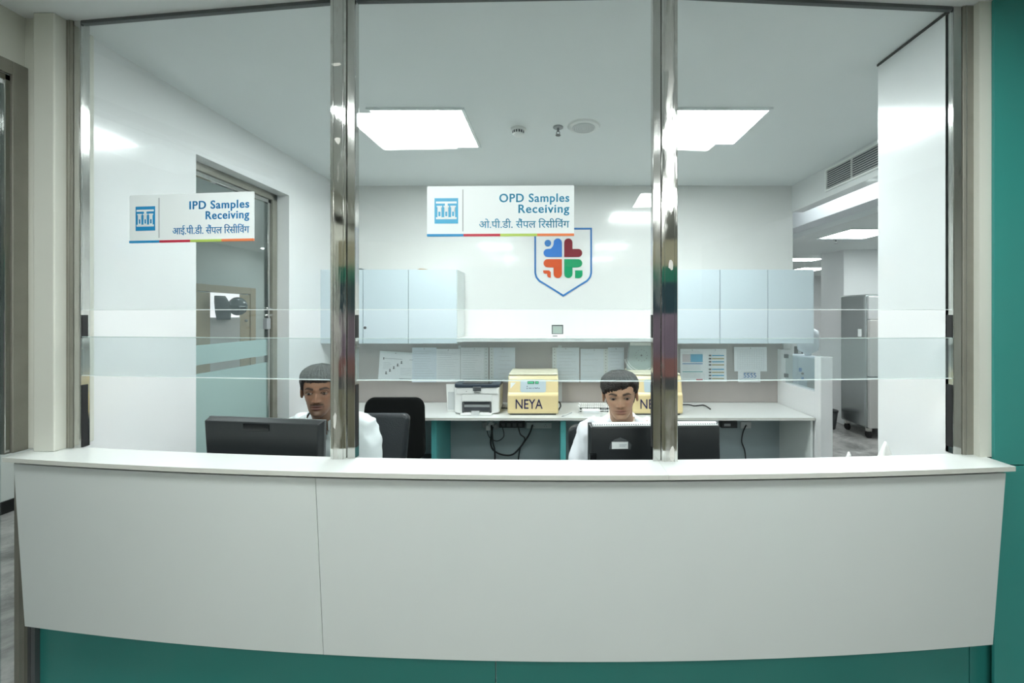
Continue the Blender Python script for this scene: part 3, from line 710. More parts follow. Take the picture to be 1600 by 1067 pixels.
MB().box(W*.08,W*.93,-.0085,-.0075,H*.535,H*.56).xf(T).build('blue_bar', M['logo_blue'], tt); MB().box(W*.08,W*.93,-.0085,-.0075,H*.29,H*.315).xf(T).build('green_bar', M['teal_in'], tt)
MB().box(W*.66,W*.93,-.0085,-.0075,H*.04,H*.08).xf(T).build('red_mark', M['red'], tt)
g = MB()
for z in (.90,.49,.45,.41,.37,.25,.21,.17,.13,.06): g.box(W*.1,W*(.85 if z>.07 else .4),-.0085,-.0075,H*z,H*(z+.008))
g.xf(T).build('print', M['ink'], tt)
tt,T,W,H = sheet((1100,545,1135,596),'notice with blue and olive bars in a list on the pinboard','paper',0,None,10,3.915)
for k in range(8):
    z = H*(.78-.095*k-(.04 if k>3 else 0))
    b = MB().box(W*.34,W*.88,-.0085,-.0075,z,z+H*.035).xf(T).build('list_bar', M['blue_lt'] if k%2==0 else M['lime_dull'] if 'lime_dull' in M else M.setdefault('lime_dull', mat('olive_print',(.42,.38,.16),.5)), tt)
    MB().box(W*.20,W*.31,-.0085,-.0075,z-.002,z+H*.035+.002).xf(T).build('list_mark', M['ink_dark'], tt)
def grid(pr, a, b, H):
    for k in range(12): x = a+(b-a)*(.1+.8*k/11); pr.box(x,x+.0012,-.0085,-.0081,H*.1,H*.88)
    for k in range(10): z = H*(.1+.78*k/9); pr.box(a+(b-a)*.1,a+(b-a)*.9,-.0085,-.0081,z,z+.0012)
sheet((1147,542,1198,580),'white table sheet pinned above the number notice at the right','paper',0,None,11,3.906,extra=grid)
tt,T,W,H = sheet((1153,580,1188,597),'small notice reading 5555 below the table sheet','paper',0,None,12,3.913)
text('lettering','5555',.062,M['logo_blue'],tt,(WX(1172,3.9),3.904,WZ(590,3.9)),'CENTER',0,.0004,.0004,width=WX(1182,3.9)-WX(1162,3.9))
g = MB()
for z in (.86,.72,.22,.12): g.box(W*(.25 if z>.5 else .05),W*(.75 if z>.5 else .95),-.0085,-.0075,H*z,H*(z+.05))
g.xf(T).build('print', M['ink'], tt)

# ------------------------------------------------------------------ back desk
YD, ZD = 3.34, .75
t = empty('back_desk', (0,YD,0), 'long white back desk with teal dividers along the back wall', 'desk')
mb = MB().box(-2.055, 2.135, YD, 3.924, ZD-.022, ZD)
for f in mb.bm.faces: f.material_index = 0 if f.calc_center_median().z > ZD-.001 else 1
mb.build('desk_top', [M['top'], M['edge']], t)
B('back_panel', -2.055, 2.135, 3.84, 3.86, 0, ZD-.024, M['backpanel'], t)
for px in (678, 880):
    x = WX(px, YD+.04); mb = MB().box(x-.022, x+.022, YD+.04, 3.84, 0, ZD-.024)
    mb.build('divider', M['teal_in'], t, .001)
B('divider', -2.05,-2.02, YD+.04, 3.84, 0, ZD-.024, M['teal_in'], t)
B('side_panel', 2.115, 2.135, YD+.03, 3.84, 0, ZD-.024, M['cabw'], t)
B('cable_shelf', -1.35, WX(690,3.6)-.03, 3.55, 3.8, .28, .30, M['dgrey'], t)

# low partition at the right end of the desk
XP0, XP1 = 2.14, 2.235
t = empty('low_partition', (XP0,3.30,0), 'low white partition with a glass window at the right end of the back desk', 'partition')
zt = WZ(558,3.28)
B('front_post', XP0, XP1, 3.28, 3.36, 0, zt, M['wall'], t, .002)
B('lower_panel', XP0+.005, XP1-.005, 3.361, 3.93, 0, .955, M['wall'], t, .001)
B('back_post', XP0+.005, XP1+.01, 3.86, 3.937, .955, WZ(545,3.93), M['wall'], t, .001)
B('window_glass', XP0+.04, XP0+.048, 3.361, 3.85, .957, zt-.03, M['glass_clear'], t)
for z in (zt-.05, 1.02): B('glass_clip', XP0+.03, XP0+.06, 3.835, 3.859, z-.018, z+.018, M['dgrey'], t)

# sockets, power strip and cables under the desk
def socket(px0, px1, y0, y1, label, holes=True, Y=3.838):
    t = empty('wall_socket', (WX((px0+px1)/2,Y),Y,WZ(y1,Y)), label, 'socket')
    B('plate', WX(px0,Y), WX(px1,Y), Y-.01, Y+.0015, WZ(y1,Y), WZ(y0,Y), M['lgrey'], t, .002)
    n = max(1, int((px1-px0)/14))
    for k in range(n):
        c = WX(px0+(px1-px0)*(k+.5)/n, Y); z = WZ((y0+y1)/2,Y)
        for dx, dz in ((-.01,-.006),(.01,-.006),(0,.01)): MB().cyl((c+dx,Y-.011,z+dz),.003,.001,8,'y').build('pin_hole', M['ink_dark'], t)
socket(823,862,660,669,'white double wall socket under the desk below the yellow centrifuge')
socket(1157,1173,659,669,'single white wall socket under the right part of the desk')
t = empty('power_strip', (WX(800,3.8),3.8,WZ(668,3.8)), 'black power strip under the desk below the yellow centrifuge', 'power strip')
B('body', WX(780,3.8), WX(820,3.8), 3.79, 3.8385, WZ(668,3.8), WZ(659,3.8), M['black'], t, .003)
for k in range(4): B('outlet', WX(783+9*k,3.8), WX(789+9*k,3.8), 3.788, 3.79, WZ(666,3.8), WZ(661,3.8), M['dgrey'], t)
t = empty('adapter_box', (WX(1140,3.8),3.8,WZ(668,3.8)), 'flat black adapter box under the right part of the desk', 'adapter')
B('body', WX(1126,3.8), WX(1151,3.8), 3.78, 3.8385, WZ(668,3.8), WZ(657,3.8), M['black'], t, .004)
B('label', WX(1130,3.8), WX(1140,3.8), 3.779, 3.7805, WZ(665,3.8), WZ(661,3.8), M['grey'], t)
t = empty('plug_bundle', (WX(765,3.75),3.75,WZ(672,3.75)), 'grey bundle of plugs hanging under the desk below the printer', 'plugs')
for k,(a,b) in enumerate(((757,664),(768,662),(775,666),(763,668))):
    MB().box(-.022,.022,-.02,.02,-.02,.02).xf(Matrix.Translation(P(a,b,3.76)) @ Matrix.Rotation(.5*k,4,'Y')).build('plug', M['lgrey'] if k%2 else M['grey'], t, .005)
def smooth_path(pts, n=8):
    out = []
    for i in range(len(pts)-1):
        p0,p1,p2,p3 = pts[max(i-1,0)],pts[i],pts[i+1],pts[min(i+2,len(pts)-1)]
        for k in range(n):
            t_ = k/n; a = [.5*((2*p1[j])+(-p0[j]+p2[j])*t_+(2*p0[j]-5*p1[j]+4*p2[j]-p3[j])*t_*t_+(-p0[j]+3*p1[j]-3*p2[j]+p3[j])*t_**3) for j in range(3)]
            out.append(Vector(a))
    return out+[Vector(pts[-1])]
def cable(pp, Y, r, label, name='cable', m='cable'):
    pts = [P(a,b,(Y if not isinstance(Y,list) else Y[i])) for i,(a,b) in enumerate(pp)]
    o = MB().tube(smooth_path([tuple(q) for q in pts]), r, 8).build(name, M[m], None, smooth=True)
    return setp(o, label, 'cable')
cable([(768,664),(770,690),(773,706),(773,740)],3.74,.008,'black cable hanging straight down below the plug bundle')
cable([(770,664),(767,695),(778,708),(798,711),(812,700),(826,680),(832,664)],3.77,.008,'thick black cable looping from the plugs to the white socket')
cable([(760,668),(764,682),(776,689),(787,682),(785,668),(780,661)],3.75,.004,'thin dark cable curled in a small loop under the printer')
cable([(810,666),(813,678),(820,686),(812,704),(808,740)],3.79,.006,'black cable hanging from the power strip')
cable([(1166,664),(1161,675),(1159,690),(1164,706),(1167,740)],3.80,.006,'black cable hanging from the single socket')
zc2 = ZD+.006
def desk_cable(pp, r, label):
    pts = []
    for a,b in pp:
        Y = (EYE-zc2)*F/(b-CY); pts.append((WX(a,Y), Y, zc2))
    setp(MB().tube(smooth_path(pts), r, 8).build('cable', M['cable'], None, smooth=True), label, 'cable')
desk_cable([(1050,633),(1075,632),(1085,634),(1100,633),(1110,639)],.005,'black cable lying on the desk right of the right middle post')
cable([(868,640),(873,628),(876,634),(872,641)],[3.62,3.6,3.58,3.56],.006,'short black cable sticking out beside the yellow centrifuge')
desk_cable([(778,638),(786,637.5),(793,638)],.004,'thin black cable between the printer and the yellow centrifuge')

# ------------------------------------------------------------------ printer
def printer():
    Y = 3.46; x0, x1 = WX(710,Y), WX(780,Y); zt = WZ(600,Y); z0 = ZD
    t = empty('laser_printer', ((x0+x1)/2,Y,z0), 'small white laser printer with black top on the back desk', 'printer')
    w = x1-x0; h = zt-z0
    def X(u): return x0+w*u
    def Z(v): return z0+h*v
    yb = Y+.25
    for a,b in ((0,.19),(.81,1)):
        pl = [(X(a),Z(.06)),(X(b),Z(.0)),(X(b),Z(.88)),(X(a),Z(.88))] if a==0 else [(X(a),Z(.0)),(X(b),Z(.06)),(X(b),Z(.88)),(X(a),Z(.88))]
        MB().prism(pl,'y',Y,yb).build('side_cheek', M['white'], t, .008)
    B('body', X(.10), X(.90), Y+.05, yb, Z(.03), Z(.88), M['lgrey'], t)
    B('front_cover', X(.16), X(.84), Y-.004, Y+.05, Z(.42), Z(.66), M['white'], t, .006)
    B('upper_front', X(.04), X(.96), Y-.006, Y+.05, Z(.67), Z(.885), M['white'], t, .006)
    B('paper_slot', X(.17), X(.83), Y+.02, Y+.049, Z(.10), Z(.42), M['ink_dark'], t)
    B('roller', X(.18), X(.82), Y+.012, Y+.03, Z(.22), Z(.31), M['grey'], t, .003)
    for u in (.175,.79): B('tray_arm', X(u), X(u+.035), Y-.01, Y+.03, Z(.06), Z(.40), M['dgrey'], t, .002)
    tr = B('tray', X(.15), X(.85), Y-.05, Y+.02, Z(.005), Z(.055), M['white'], t, .004)
    B('paper_stop', X(.40), X(.58), Y-.052, Y-.046, Z(.0), Z(.16), M['lgrey'], tr, .002)
    mb = MB().prism(rr(X(-.01),X(1.01),Y-.012,yb+.01,.04), 'z', Z(.885), Z(1.0)); mb.build('lid', mat('printer_navy', (.035,.05,.07), .3), t, .006)
    B('output_recess', X(.17), X(.82), Y+.01, yb-.05, Z(1.0), Z(1.015), M['blackgloss'], t, .002)
    B('latch', X(.42), X(.60), Y-.016, Y-.004, Z(.78), Z(.92), M['dgrey'], t, .004)
    text('lettering','Canon',.018,M['ink_dark'],t,((X(.51)),Y-.0066,Z(.705)),'CENTER')
    MB().cyl((X(.27),Y-.008,Z(.76)),.003,.003,8,'y').build('button', M['dgrey'], t)
printer()
t = empty('file_box', (WX(703,3.6),3.6,ZD), 'white upright file box behind the left side of the printer', 'file box')
MB().hexa([(WX(699,3.55),3.55,ZD),(WX(712,3.55),3.55,ZD),(WX(712,3.8),3.80,ZD),(WX(703,3.8),3.80,ZD),(WX(697,3.55),3.55,WZ(600,3.55)),(WX(712,3.55),3.55,WZ(600,3.55)),(WX(712,3.8),3.80,WZ(604,3.8)),(WX(700,3.8),3.80,WZ(604,3.8))]).build('case', M['white'], t, .002)
B('spine', WX(700,3.55), WX(710,3.55), 3.5475, 3.55, WZ(640,3.55), WZ(612,3.55), M['lgrey'], t)

# ------------------------------------------------------------------ centrifuges
def centrifuge(px0, Yf, label, open_lid):
    w = .425; x0 = WX(px0, Yf); x1 = x0+w; z0 = ZD+.012; zt = WZ(588, Yf)
    t = empty('centrifuge', ((x0+x1)/2, Yf, ZD), label, 'centrifuge')
    h = zt-z0
    # side profile (y, z): bulging foot, waist crease, leaning top
    prof = [(Yf+.008,z0),(Yf,z0+.02),(Yf+.004,z0+h*.50),(Yf+.022,z0+h*.56),(Yf+.045,z0+h*.90),(Yf+.07,z0+h),(Yf+.40,z0+h),(Yf+.40,z0)]
    MB().prism(prof,'x',x0,x1).build('housing', M['cyel'], t, .010, seg=3)
    B('foot', x0+.02, x1-.02, Yf+.02, Yf+.38, ZD, z0+.004, M['ink_dark'], t)
    a = math.atan2(.023, h*.34)          # lean of the upper front
    T = Matrix.Translation(((x0+x1)/2, Yf+.0335, z0+h*.73)) @ Matrix.Rotation(-a,4,'X')
    pn = MB().prism(rr(-.108,.108,-.055,.052,.018),'y',-.003,.004).xf(T).build('control_panel', mat('panel_grey_blue',(.50,.60,.64),.3), t)
    for a0,a1 in ((-.048,.008),(.016,.046)):
        MB().box(a0,a1,-.0045,-.003,.016,.038).xf(T).build('display', M['led'], pn)
    dg = MB()
    for k in range(4): dg.box(-.043+.012*k,-.036+.012*k,-.0052,-.0045,.020,.034)
    dg.box(.022,.029,-.0052,-.0045,.020,.034); dg.box(.034,.041,-.0052,-.0045,.020,.034)
    dg.xf(T).build('digits', mat('lit_green_digits',(.10,.55,.28),.4,emit=.5), pn)
    for x,z in ((-.05,-.005),(-.05,-.022),(-.032,-.02),(-.018,-.02),(.0,-.02),(.016,-.018),(.026,-.02),(.036,-.018),(.05,-.021)):
        MB().cyl((0,0,0),.0042,.0012,8,'y').xf(T @ Matrix.Translation((x,-.0042,z))).build('button', M['navy'], pn)
    text('lettering','NEYA',.115,M['navy'],t,((x0+w*.16),Yf+.0005,z0+h*.14),'LEFT',0,.001,.0006,width=w*.53)
    B('lid_edge', x0+.004, x1-.004, Yf+.06, Yf+.395, zt, zt+.016, M['ccream'], t, .008)
    if not open_lid:
        MB().prism([(0,0),(0,.05),(.045,.05)],'y',0,.0008).xf(Matrix.Translation((x0+.022,Yf+.012+.014,z0+h*.66)) @ Matrix.Rotation(-a,4,'X')).build('sticker', M['signw'], t)
    else:
        yh = Yf+.27; zb = zt+.017; H = WZ(535,3.66)-zb; a = math.radians(8)
        T = Matrix.Translation(((x0+x1)/2+.0, yh, zb)) @ Matrix.Rotation(-a,4,'X')
        Wd = .40
        ld = MB().prism([(-Wd/2-.01,0),(Wd/2,0),(Wd/2+.0,H),(-Wd/2+.02,H)],'y',0,.035).xf(T).build('open_lid', M['lid'], t, .006)
        MB().box(-Wd/2+.025,Wd/2,-.004,.0,H-.030,H-.002).xf(T).build('lid_rim', M['white'], ld)
        rc = Vector((-.075,0,H*.52))
        rg = MB()
        for k in range(12):
            q = 2*PI*k/12; rg.cyl((rc.x+.052*math.cos(q),-.003,rc.z+.052*math.sin(q)),.004,.003,8,'y')
        rg.cyl((rc.x,-.003,rc.z),.008,.003,12,'y')
        rg.xf(T).build('bolt_ring', M['ink_dark'], ld)
        for r0 in (.135,.150,.158):
            ring = [(rc.x+r0*math.cos(q),-.001,rc.z+r0*math.sin(q)) for q in [math.radians(-168+6*k) for k in range(27)]]
            MB().tube(ring,.0022,6).xf(T).build('pressed_ring', M['lgrey'], ld, smooth=True)
    return t
centrifuge(793, 3.42, 'pale yellow bench centrifuge with closed lid beside the printer', False)
centrifuge(988, 3.42, 'pale yellow centrifuge with its grey lid open behind the young person', True)

# tube racks, pen, box
def rack(x0, y, z, label):
    t = empty('tube_rack', (x0,y,z), label, 'tube rack', 'test tube racks on the desk')
    W = .40
    B('base', x0, x0+W, y, y+.06, z+.001, z+.012, M['white'], t, .002)
    for s in (.024,.052): B('tier', x0, x0+W, y, y+.06, z+s, z+s+.006, M['white'], t, .001)
    for a in (0,W-.006): B('end_plate', x0+a, x0+a+.006, y, y+.06, z, z+.066, M['white'], t, .001)
    for k in range(20): MB().cyl((x0+.02+k*.019,y+.02,z+.013),.007,.047,8).build('tube', M['grey'] if k%3 else M['dgrey'], t)
rack(WX(904,3.48), 3.48, ZD, 'front white rack of small tubes left of the young person')
rack(WX(904,3.48)+.01, 3.57, ZD, 'rear white rack of small tubes left of the young person')
t = empty('pen', (WX(885,3.3),3.42,ZD), 'thin grey pen lying on the desk left of the tube racks', 'pen')
MB().tube([(WX(880,3.40),3.38,ZD+.006),(WX(893,3.5),3.50,ZD+.006)],.005,8).build('barrel', M['lgrey'], t, smooth=True)
MB().tube([(WX(880,3.40)-.016,3.362,ZD+.006),(WX(880,3.40),3.38,ZD+.006)],[.0012,.005],8).build('tip', M['grey'], t, smooth=True)
t = empty('white_carton', (WX(922,3.4),3.4,ZD), 'small white carton on the desk behind the shoulder of the young person', 'carton')
B('carton', WX(910,3.38), WX(938,3.38), 3.38, 3.46, ZD, ZD+.05, M['white'], t, .003)
B('flap', WX(912,3.38), WX(936,3.38), 3.377, 3.38, ZD+.028, ZD+.048, M['signw'], t)

# ================================================================== INNER DESK, MONITORS
t = empty('reception_desk', (0,1.6,0), 'lower inner work desk behind the reception counter carrying the monitors', 'desk')
curve_slab(-1.98, 1.56, .16, .56, .72, .75, 30).build('desk_top', M['top'], t)
for X in (-1.9,-.2,1.5): MB().box(X-.012,X+.012,YF(X)+.19,YF(X)+.54,0,.72).build('leg_panel', M['cabw'], t)

def monitor(xa, xb, Ya, Yb, z0, z1, label, vent=True, taper=.0, kind=0):
    """back of a monitor from plan point a to b"""
    a, b = Vector((xa,Ya)), Vector((xb,Yb)); d = b-a; W = d.length; rz = math.atan2(d.y,d.x); H = z1-z0
    T = Matrix.Translation((xa,Ya,z0)) @ Matrix.Rotation(rz,4,'Z')
    t = empty('monitor', (xa+(xb-xa)/2, (Ya+Yb)/2+.05, .75), label, 'monitor', None, rz)
    # shell: thin bezel slab plus a bulged back
    MB().hexa([(taper,.030,0),(W-taper*.3,.030,0),(W-taper*.3,.042,0),(taper,.042,0),(0,.030,H),(W,.030,H),(W,.042,H),(0,.042,H)]).xf(T).build('bezel', M['dgrey'], t, .002)
    MB().hexa([(taper+.006,-.004,.006),(W-.006-taper*.3,-.004,.006),(W-.002,.030,.002),(taper,.030,.002),(.010,0.0,H-.012),(W-.010,0.0,H-.012),(W-.002,.030,H-.001),(.002,.030,H-.001)]).xf(T).build('back_shell', M['black'], t, .004)
    MB().box(.02,W-.02,.043,.0445,.02,H-.01).xf(T).build('screen', M['blackgloss'], t)
    if vent:
        v = MB().hexa([(.016,.004,H-.010),(W-.016,.004,H-.010),(W-.016,.028,H-.001),(.016,.028,H-.001),(.016,.004,H-.006),(W-.016,.004,H-.006),(W-.016,.028,H+.003),(.016,.028,H+.003)]).xf(T).build('vent_strip', M['lgrey'], t)
        h = MB(); n = 56
        for k in range(n):
            x = .02+(W-.04)*k/(n-1); h.box(x-.0016,x+.0016,.007,.013,H-.0045,H-.0020)
        h.xf(T).build('vent_hole', M['ink_dark'], v)
    MB().prism(rr(W*.40,W*.60,.04,.16,.01),'y',-.020,-.003).xf(T).build('mount_cover', M['black'], t, .003)
    MB().box(W*.46,W*.54,-.050,-.018,-(z0-.76),.12).xf(T).build('stand_neck', M['black'], t, .006)
    MB().prism(rr(W*.5-.11,W*.5+.11,-.03,.13,.03),'z',.752-z0,.764-z0).xf(T).build('stand_base', M['black'], t, .003)
    return t, T, W, H
tm,T,W,H = monitor(WX(316,1.775), WX(500,1.705), 1.775, 1.705, .84, WZ(656,1.74), 'black monitor seen from behind at the left, in front of the man', False, .03)
MB().box(W*.36,W*.58,-.0035,.001,H-.045,H-.018).xf(T).build('top_vent', M['blackgloss'], tm)
tm,T,W,H = monitor(WX(920,1.735), WX(1128,1.755), 1.735, 1.755, .80, WZ(662.5,1.745), 'black monitor seen from behind in front of the young person', True, .0)
MB().box(.17*W,.29*W,-.006,-.0005,H-.102,H-.073).xf(T).build('sticker', M['signw'], tm)
gg = MB(); gg.box(.225*W,.28*W,-.0066,-.006,H-.086,H-.083); gg.box(.225*W,.27*W,-.0066,-.006,H-.092,H-.089); gg.xf(T).build('print', M['ink'], tm)
MB().prism([(.15*W,H-.104),(.31*W,H-.106),(.318*W,H-.085),(.28*W,H-.066),(.235*W,H-.056),(.19*W,H-.064),(.16*W,H-.08)],'y',-.0042,.001).xf(T).build('glue_patch', mat('old_glue_patch',(.07,.08,.085),.7,bump=.3,bscale=80), tm)
MB().box(.006*W,.055*W,-.012,-.003,H-.175,H-.120).xf(T).build('port_cover', M['blackgloss'], tm)

# ================================================================== CHAIRS
def office_chair(x, y, w, ztop, zlow, mat_, label, depth=.07, taper=.06, rz=0, arms=True, lean=.10, r=.06, rim=False):
    t = empty('office_chair', (x,y,0), label, 'chair', None, rz)
    T = Matrix.Translation((x,y,0)) @ Matrix.Rotation(rz,4,'Z')
    H = ztop-zlow
    # backrest: rounded outline, gently dished
    pts = rr(-w/2, w/2, 0, H, r, 7)
    mb = MB().prism([(px*(1-taper+taper*pz/H*1.0) if taper>0 else px*(1+taper*pz/H), pz) for px,pz in pts],'y',0,depth)
    mb.xf(T @ Matrix.Translation((0,.22,zlow)) @ Matrix.Rotation(-lean,4,'X')).build('backrest', mat_, t, .022, smooth=False, seg=4)
    if rim:
        ring = [(px*(1-taper+taper*pz/H)*1.0, .01, pz) for px,pz in pts]; ring.append(ring[0])
        MB().tube(ring,.006,8).xf(T @ Matrix.Translation((0,.22,zlow)) @ Matrix.Rotation(-lean,4,'X')).build('backrest_rim', M['black'], t, smooth=True)
    MB().prism(rr(-.24,.24,-.24,.22,.08,6),'z',.44,.52).xf(T).build('seat', mat_, t, .025, seg=3)
    MB().tube([(0,.20,.46),(0,.30,.46),(0,.32,.60),(0,.285,.75)],[(.035,.012)]*4,10).xf(T).build('back_bracket', M['black'], t, smooth=True)
    MB().cyl((0,0,.10),.028,.34,16).xf(T).build('gas_stem', M['steel_ch'], t)
    for k in range(5):
        a = 2*PI*k/5+.3
        MB().tube([(0,0,.11),(.15*math.cos(a),.15*math.sin(a),.10),(.29*math.cos(a),.29*math.sin(a),.075)],[.03,.024,.018],10).xf(T).build('leg', M['black'], t, smooth=True)
        MB().cyl((.29*math.cos(a)-.02,.29*math.sin(a),.028),.028,.04,14,'x').xf(T).build('castor', M['black'], t)
    if arms:
        for s in (-1,1):
            MB().tube([(s*.25,.05,.47),(s*.29,.05,.52),(s*.29,.05,.66)],.013,8).xf(T).build('arm_post', M['black'], t, smooth=True)
            MB().box(s*.29-.028,s*.29+.028,-.14,.12,.66,.69).xf(T).build('armrest', M['black'], t, .012)
    return t
office_chair(-1.13, 2.22, .50, .995, .55, M['leather'], 'dark grey leather office chair right behind the man', taper=.10, arms=False, r=.04, depth=.06)
office_chair(-1.195, 2.80, .49, .975, .52, M['mesh'], 'tall black fabric office chair standing behind the leather chair', taper=-.10, r=.075, depth=.05, arms=False, rim=False)
office_chair(.34, 2.32, .50, .90, .54, M['leather'], 'black leather office chair the young person sits on', taper=.05, arms=False, r=.06)

# ================================================================== PEOPLE
def lerp_tab(tab, z):
    if z <= tab[0][0]: return tab[0][1]
    for (a,va),(b,vb) in zip(tab, tab[1:]):
        if z <= b:
            t_ = (z-a)/(b-a); t_ = t_*t_*(3-2*t_)*.35+t_*.65
            return va+(vb-va)*t_
    return tab[-1][1]
W_T = [(0,.020),(.006,.029),(.015,.036),(.03,.045),(.045,.051),(.06,.056),(.08,.0615),(.10,.066),(.12,.069),(.14,.072),(.16,.0745),(.18,.073),(.20,.065),(.215,.053),(.227,.035),(.235,.001)]
F_T = [(0,.070),(.006,.077),(.015,.081),(.03,.080),(.045,.082),(.06,.083),(.08,.085),(.10,.086),(.115,.085),(.13,.089),(.15,.090),(.17,.086),(.19,.076),(.21,.056),(.225,.032),(.235,.001)]
B_T = [(0,-.040),(.006,-.032),(.015,-.020),(.03,.0),(.045,.022),(.06,.045),(.08,.068),(.10,.084),(.12,.094),(.14,.100),(.16,.101),(.18,.095),(.20,.080),(.215,.060),(.227,.038),(.235,.001)]
def g(x, s): return math.exp(-(x/s)**2)
def sm(a, b, x):
    t_ = max(0, min(1, (x-a)/(b-a))); return t_*t_*(3-2*t_)
NR, NA = 120, 200
def zparam(u): return .235*(1-(1-u)**1.45)
CROWN = [.84]
def head_point(u, k, wide=1, P_=None):
    z = zparam(u); a = 2*PI*k/NA          # a = 0 is straight ahead
    w_, f, b = lerp_tab(W_T,z)*wide, lerp_tab(F_T,z), lerp_tab(B_T,z)
    s, c = math.sin(a), math.cos(a)
    p = 2.25
    cen = (f-b)/2-.0 if z < .03 else 0.0
    cen = 0.030*(1-sm(0,.07,z))
    x = w_*math.copysign(abs(s)**(2/p), s)
    y = cen+(f-cen)*abs(c)**(2/p) if c > 0 else cen-(b+cen)*abs(c)**(2/p)
    ax = abs(x)
    if c > 0:
        fr = c**.5
        d = 0
        # nose
        if z > .06:
            t_ = max(0, min(1, (.122-z)/(.122-.080)))
            amp = (.004+.0145*t_)*(1 if z > .078 else math.exp(-((.078-z)/.0055)**2))*(1 if z < .122 else math.exp(-((z-.122)/.012)**2))
            d += amp*g(x, .0075+.0055*t_)
            d += .0065*g(ax-.0135,.0055)*g(z-.0775,.0065)
            d -= .004*g(ax-.007,.003)*g(z-.0705,.003)
        d -= .0085*g(ax-.031,.015)*g(z-.114,.0095)      # eye sockets
        d += .0035*g(ax-.030,.020)*g(z-.133,.007)       # brow
        d += .0045*g(ax-.042,.016)*g(z-.092,.014)       # cheek bones
        d -= .004*g(ax-.046,.014)*g(z-.055,.018)
        mw = .024
        d += .0050*g(x,mw*.80)*g(z-.0545,.0045)         # upper lip
        d += .0055*g(x,mw*.66)*g(z-.0430,.0048)         # lower lip
        d -= .0050*g(x,mw*.95)*g(z-.0490,.0016)         # mouth line
        d -= .003*g(x,.004)*g(z-.063,.006)
        d -= .0035*g(x,.018)*g(z-.033,.005)
        d += .004*g(x,.017)*g(z-.015,.010)              # chin
        y += d*fr
    else:
        pass
    if z > .135: z = .135+(z-.135)*CROWN[0]
    return Vector((x, y, z))
def hairline(a, front, side=.105, part=0, x=0):
    d = abs(math.degrees((a+PI)%(2*PI)-PI))
    if d < 42: return front + part*math.sin(x*60)
    if d < 62: return front+(side+.02-front)*sm(42,62,d)
    if d < 84: return side+.02+(side-.02-side)*sm(62,84,d)*.5
    if d < 100: return .135
    if d < 112: return .135+(.055-.135)*sm(100,112,d)
    return .055
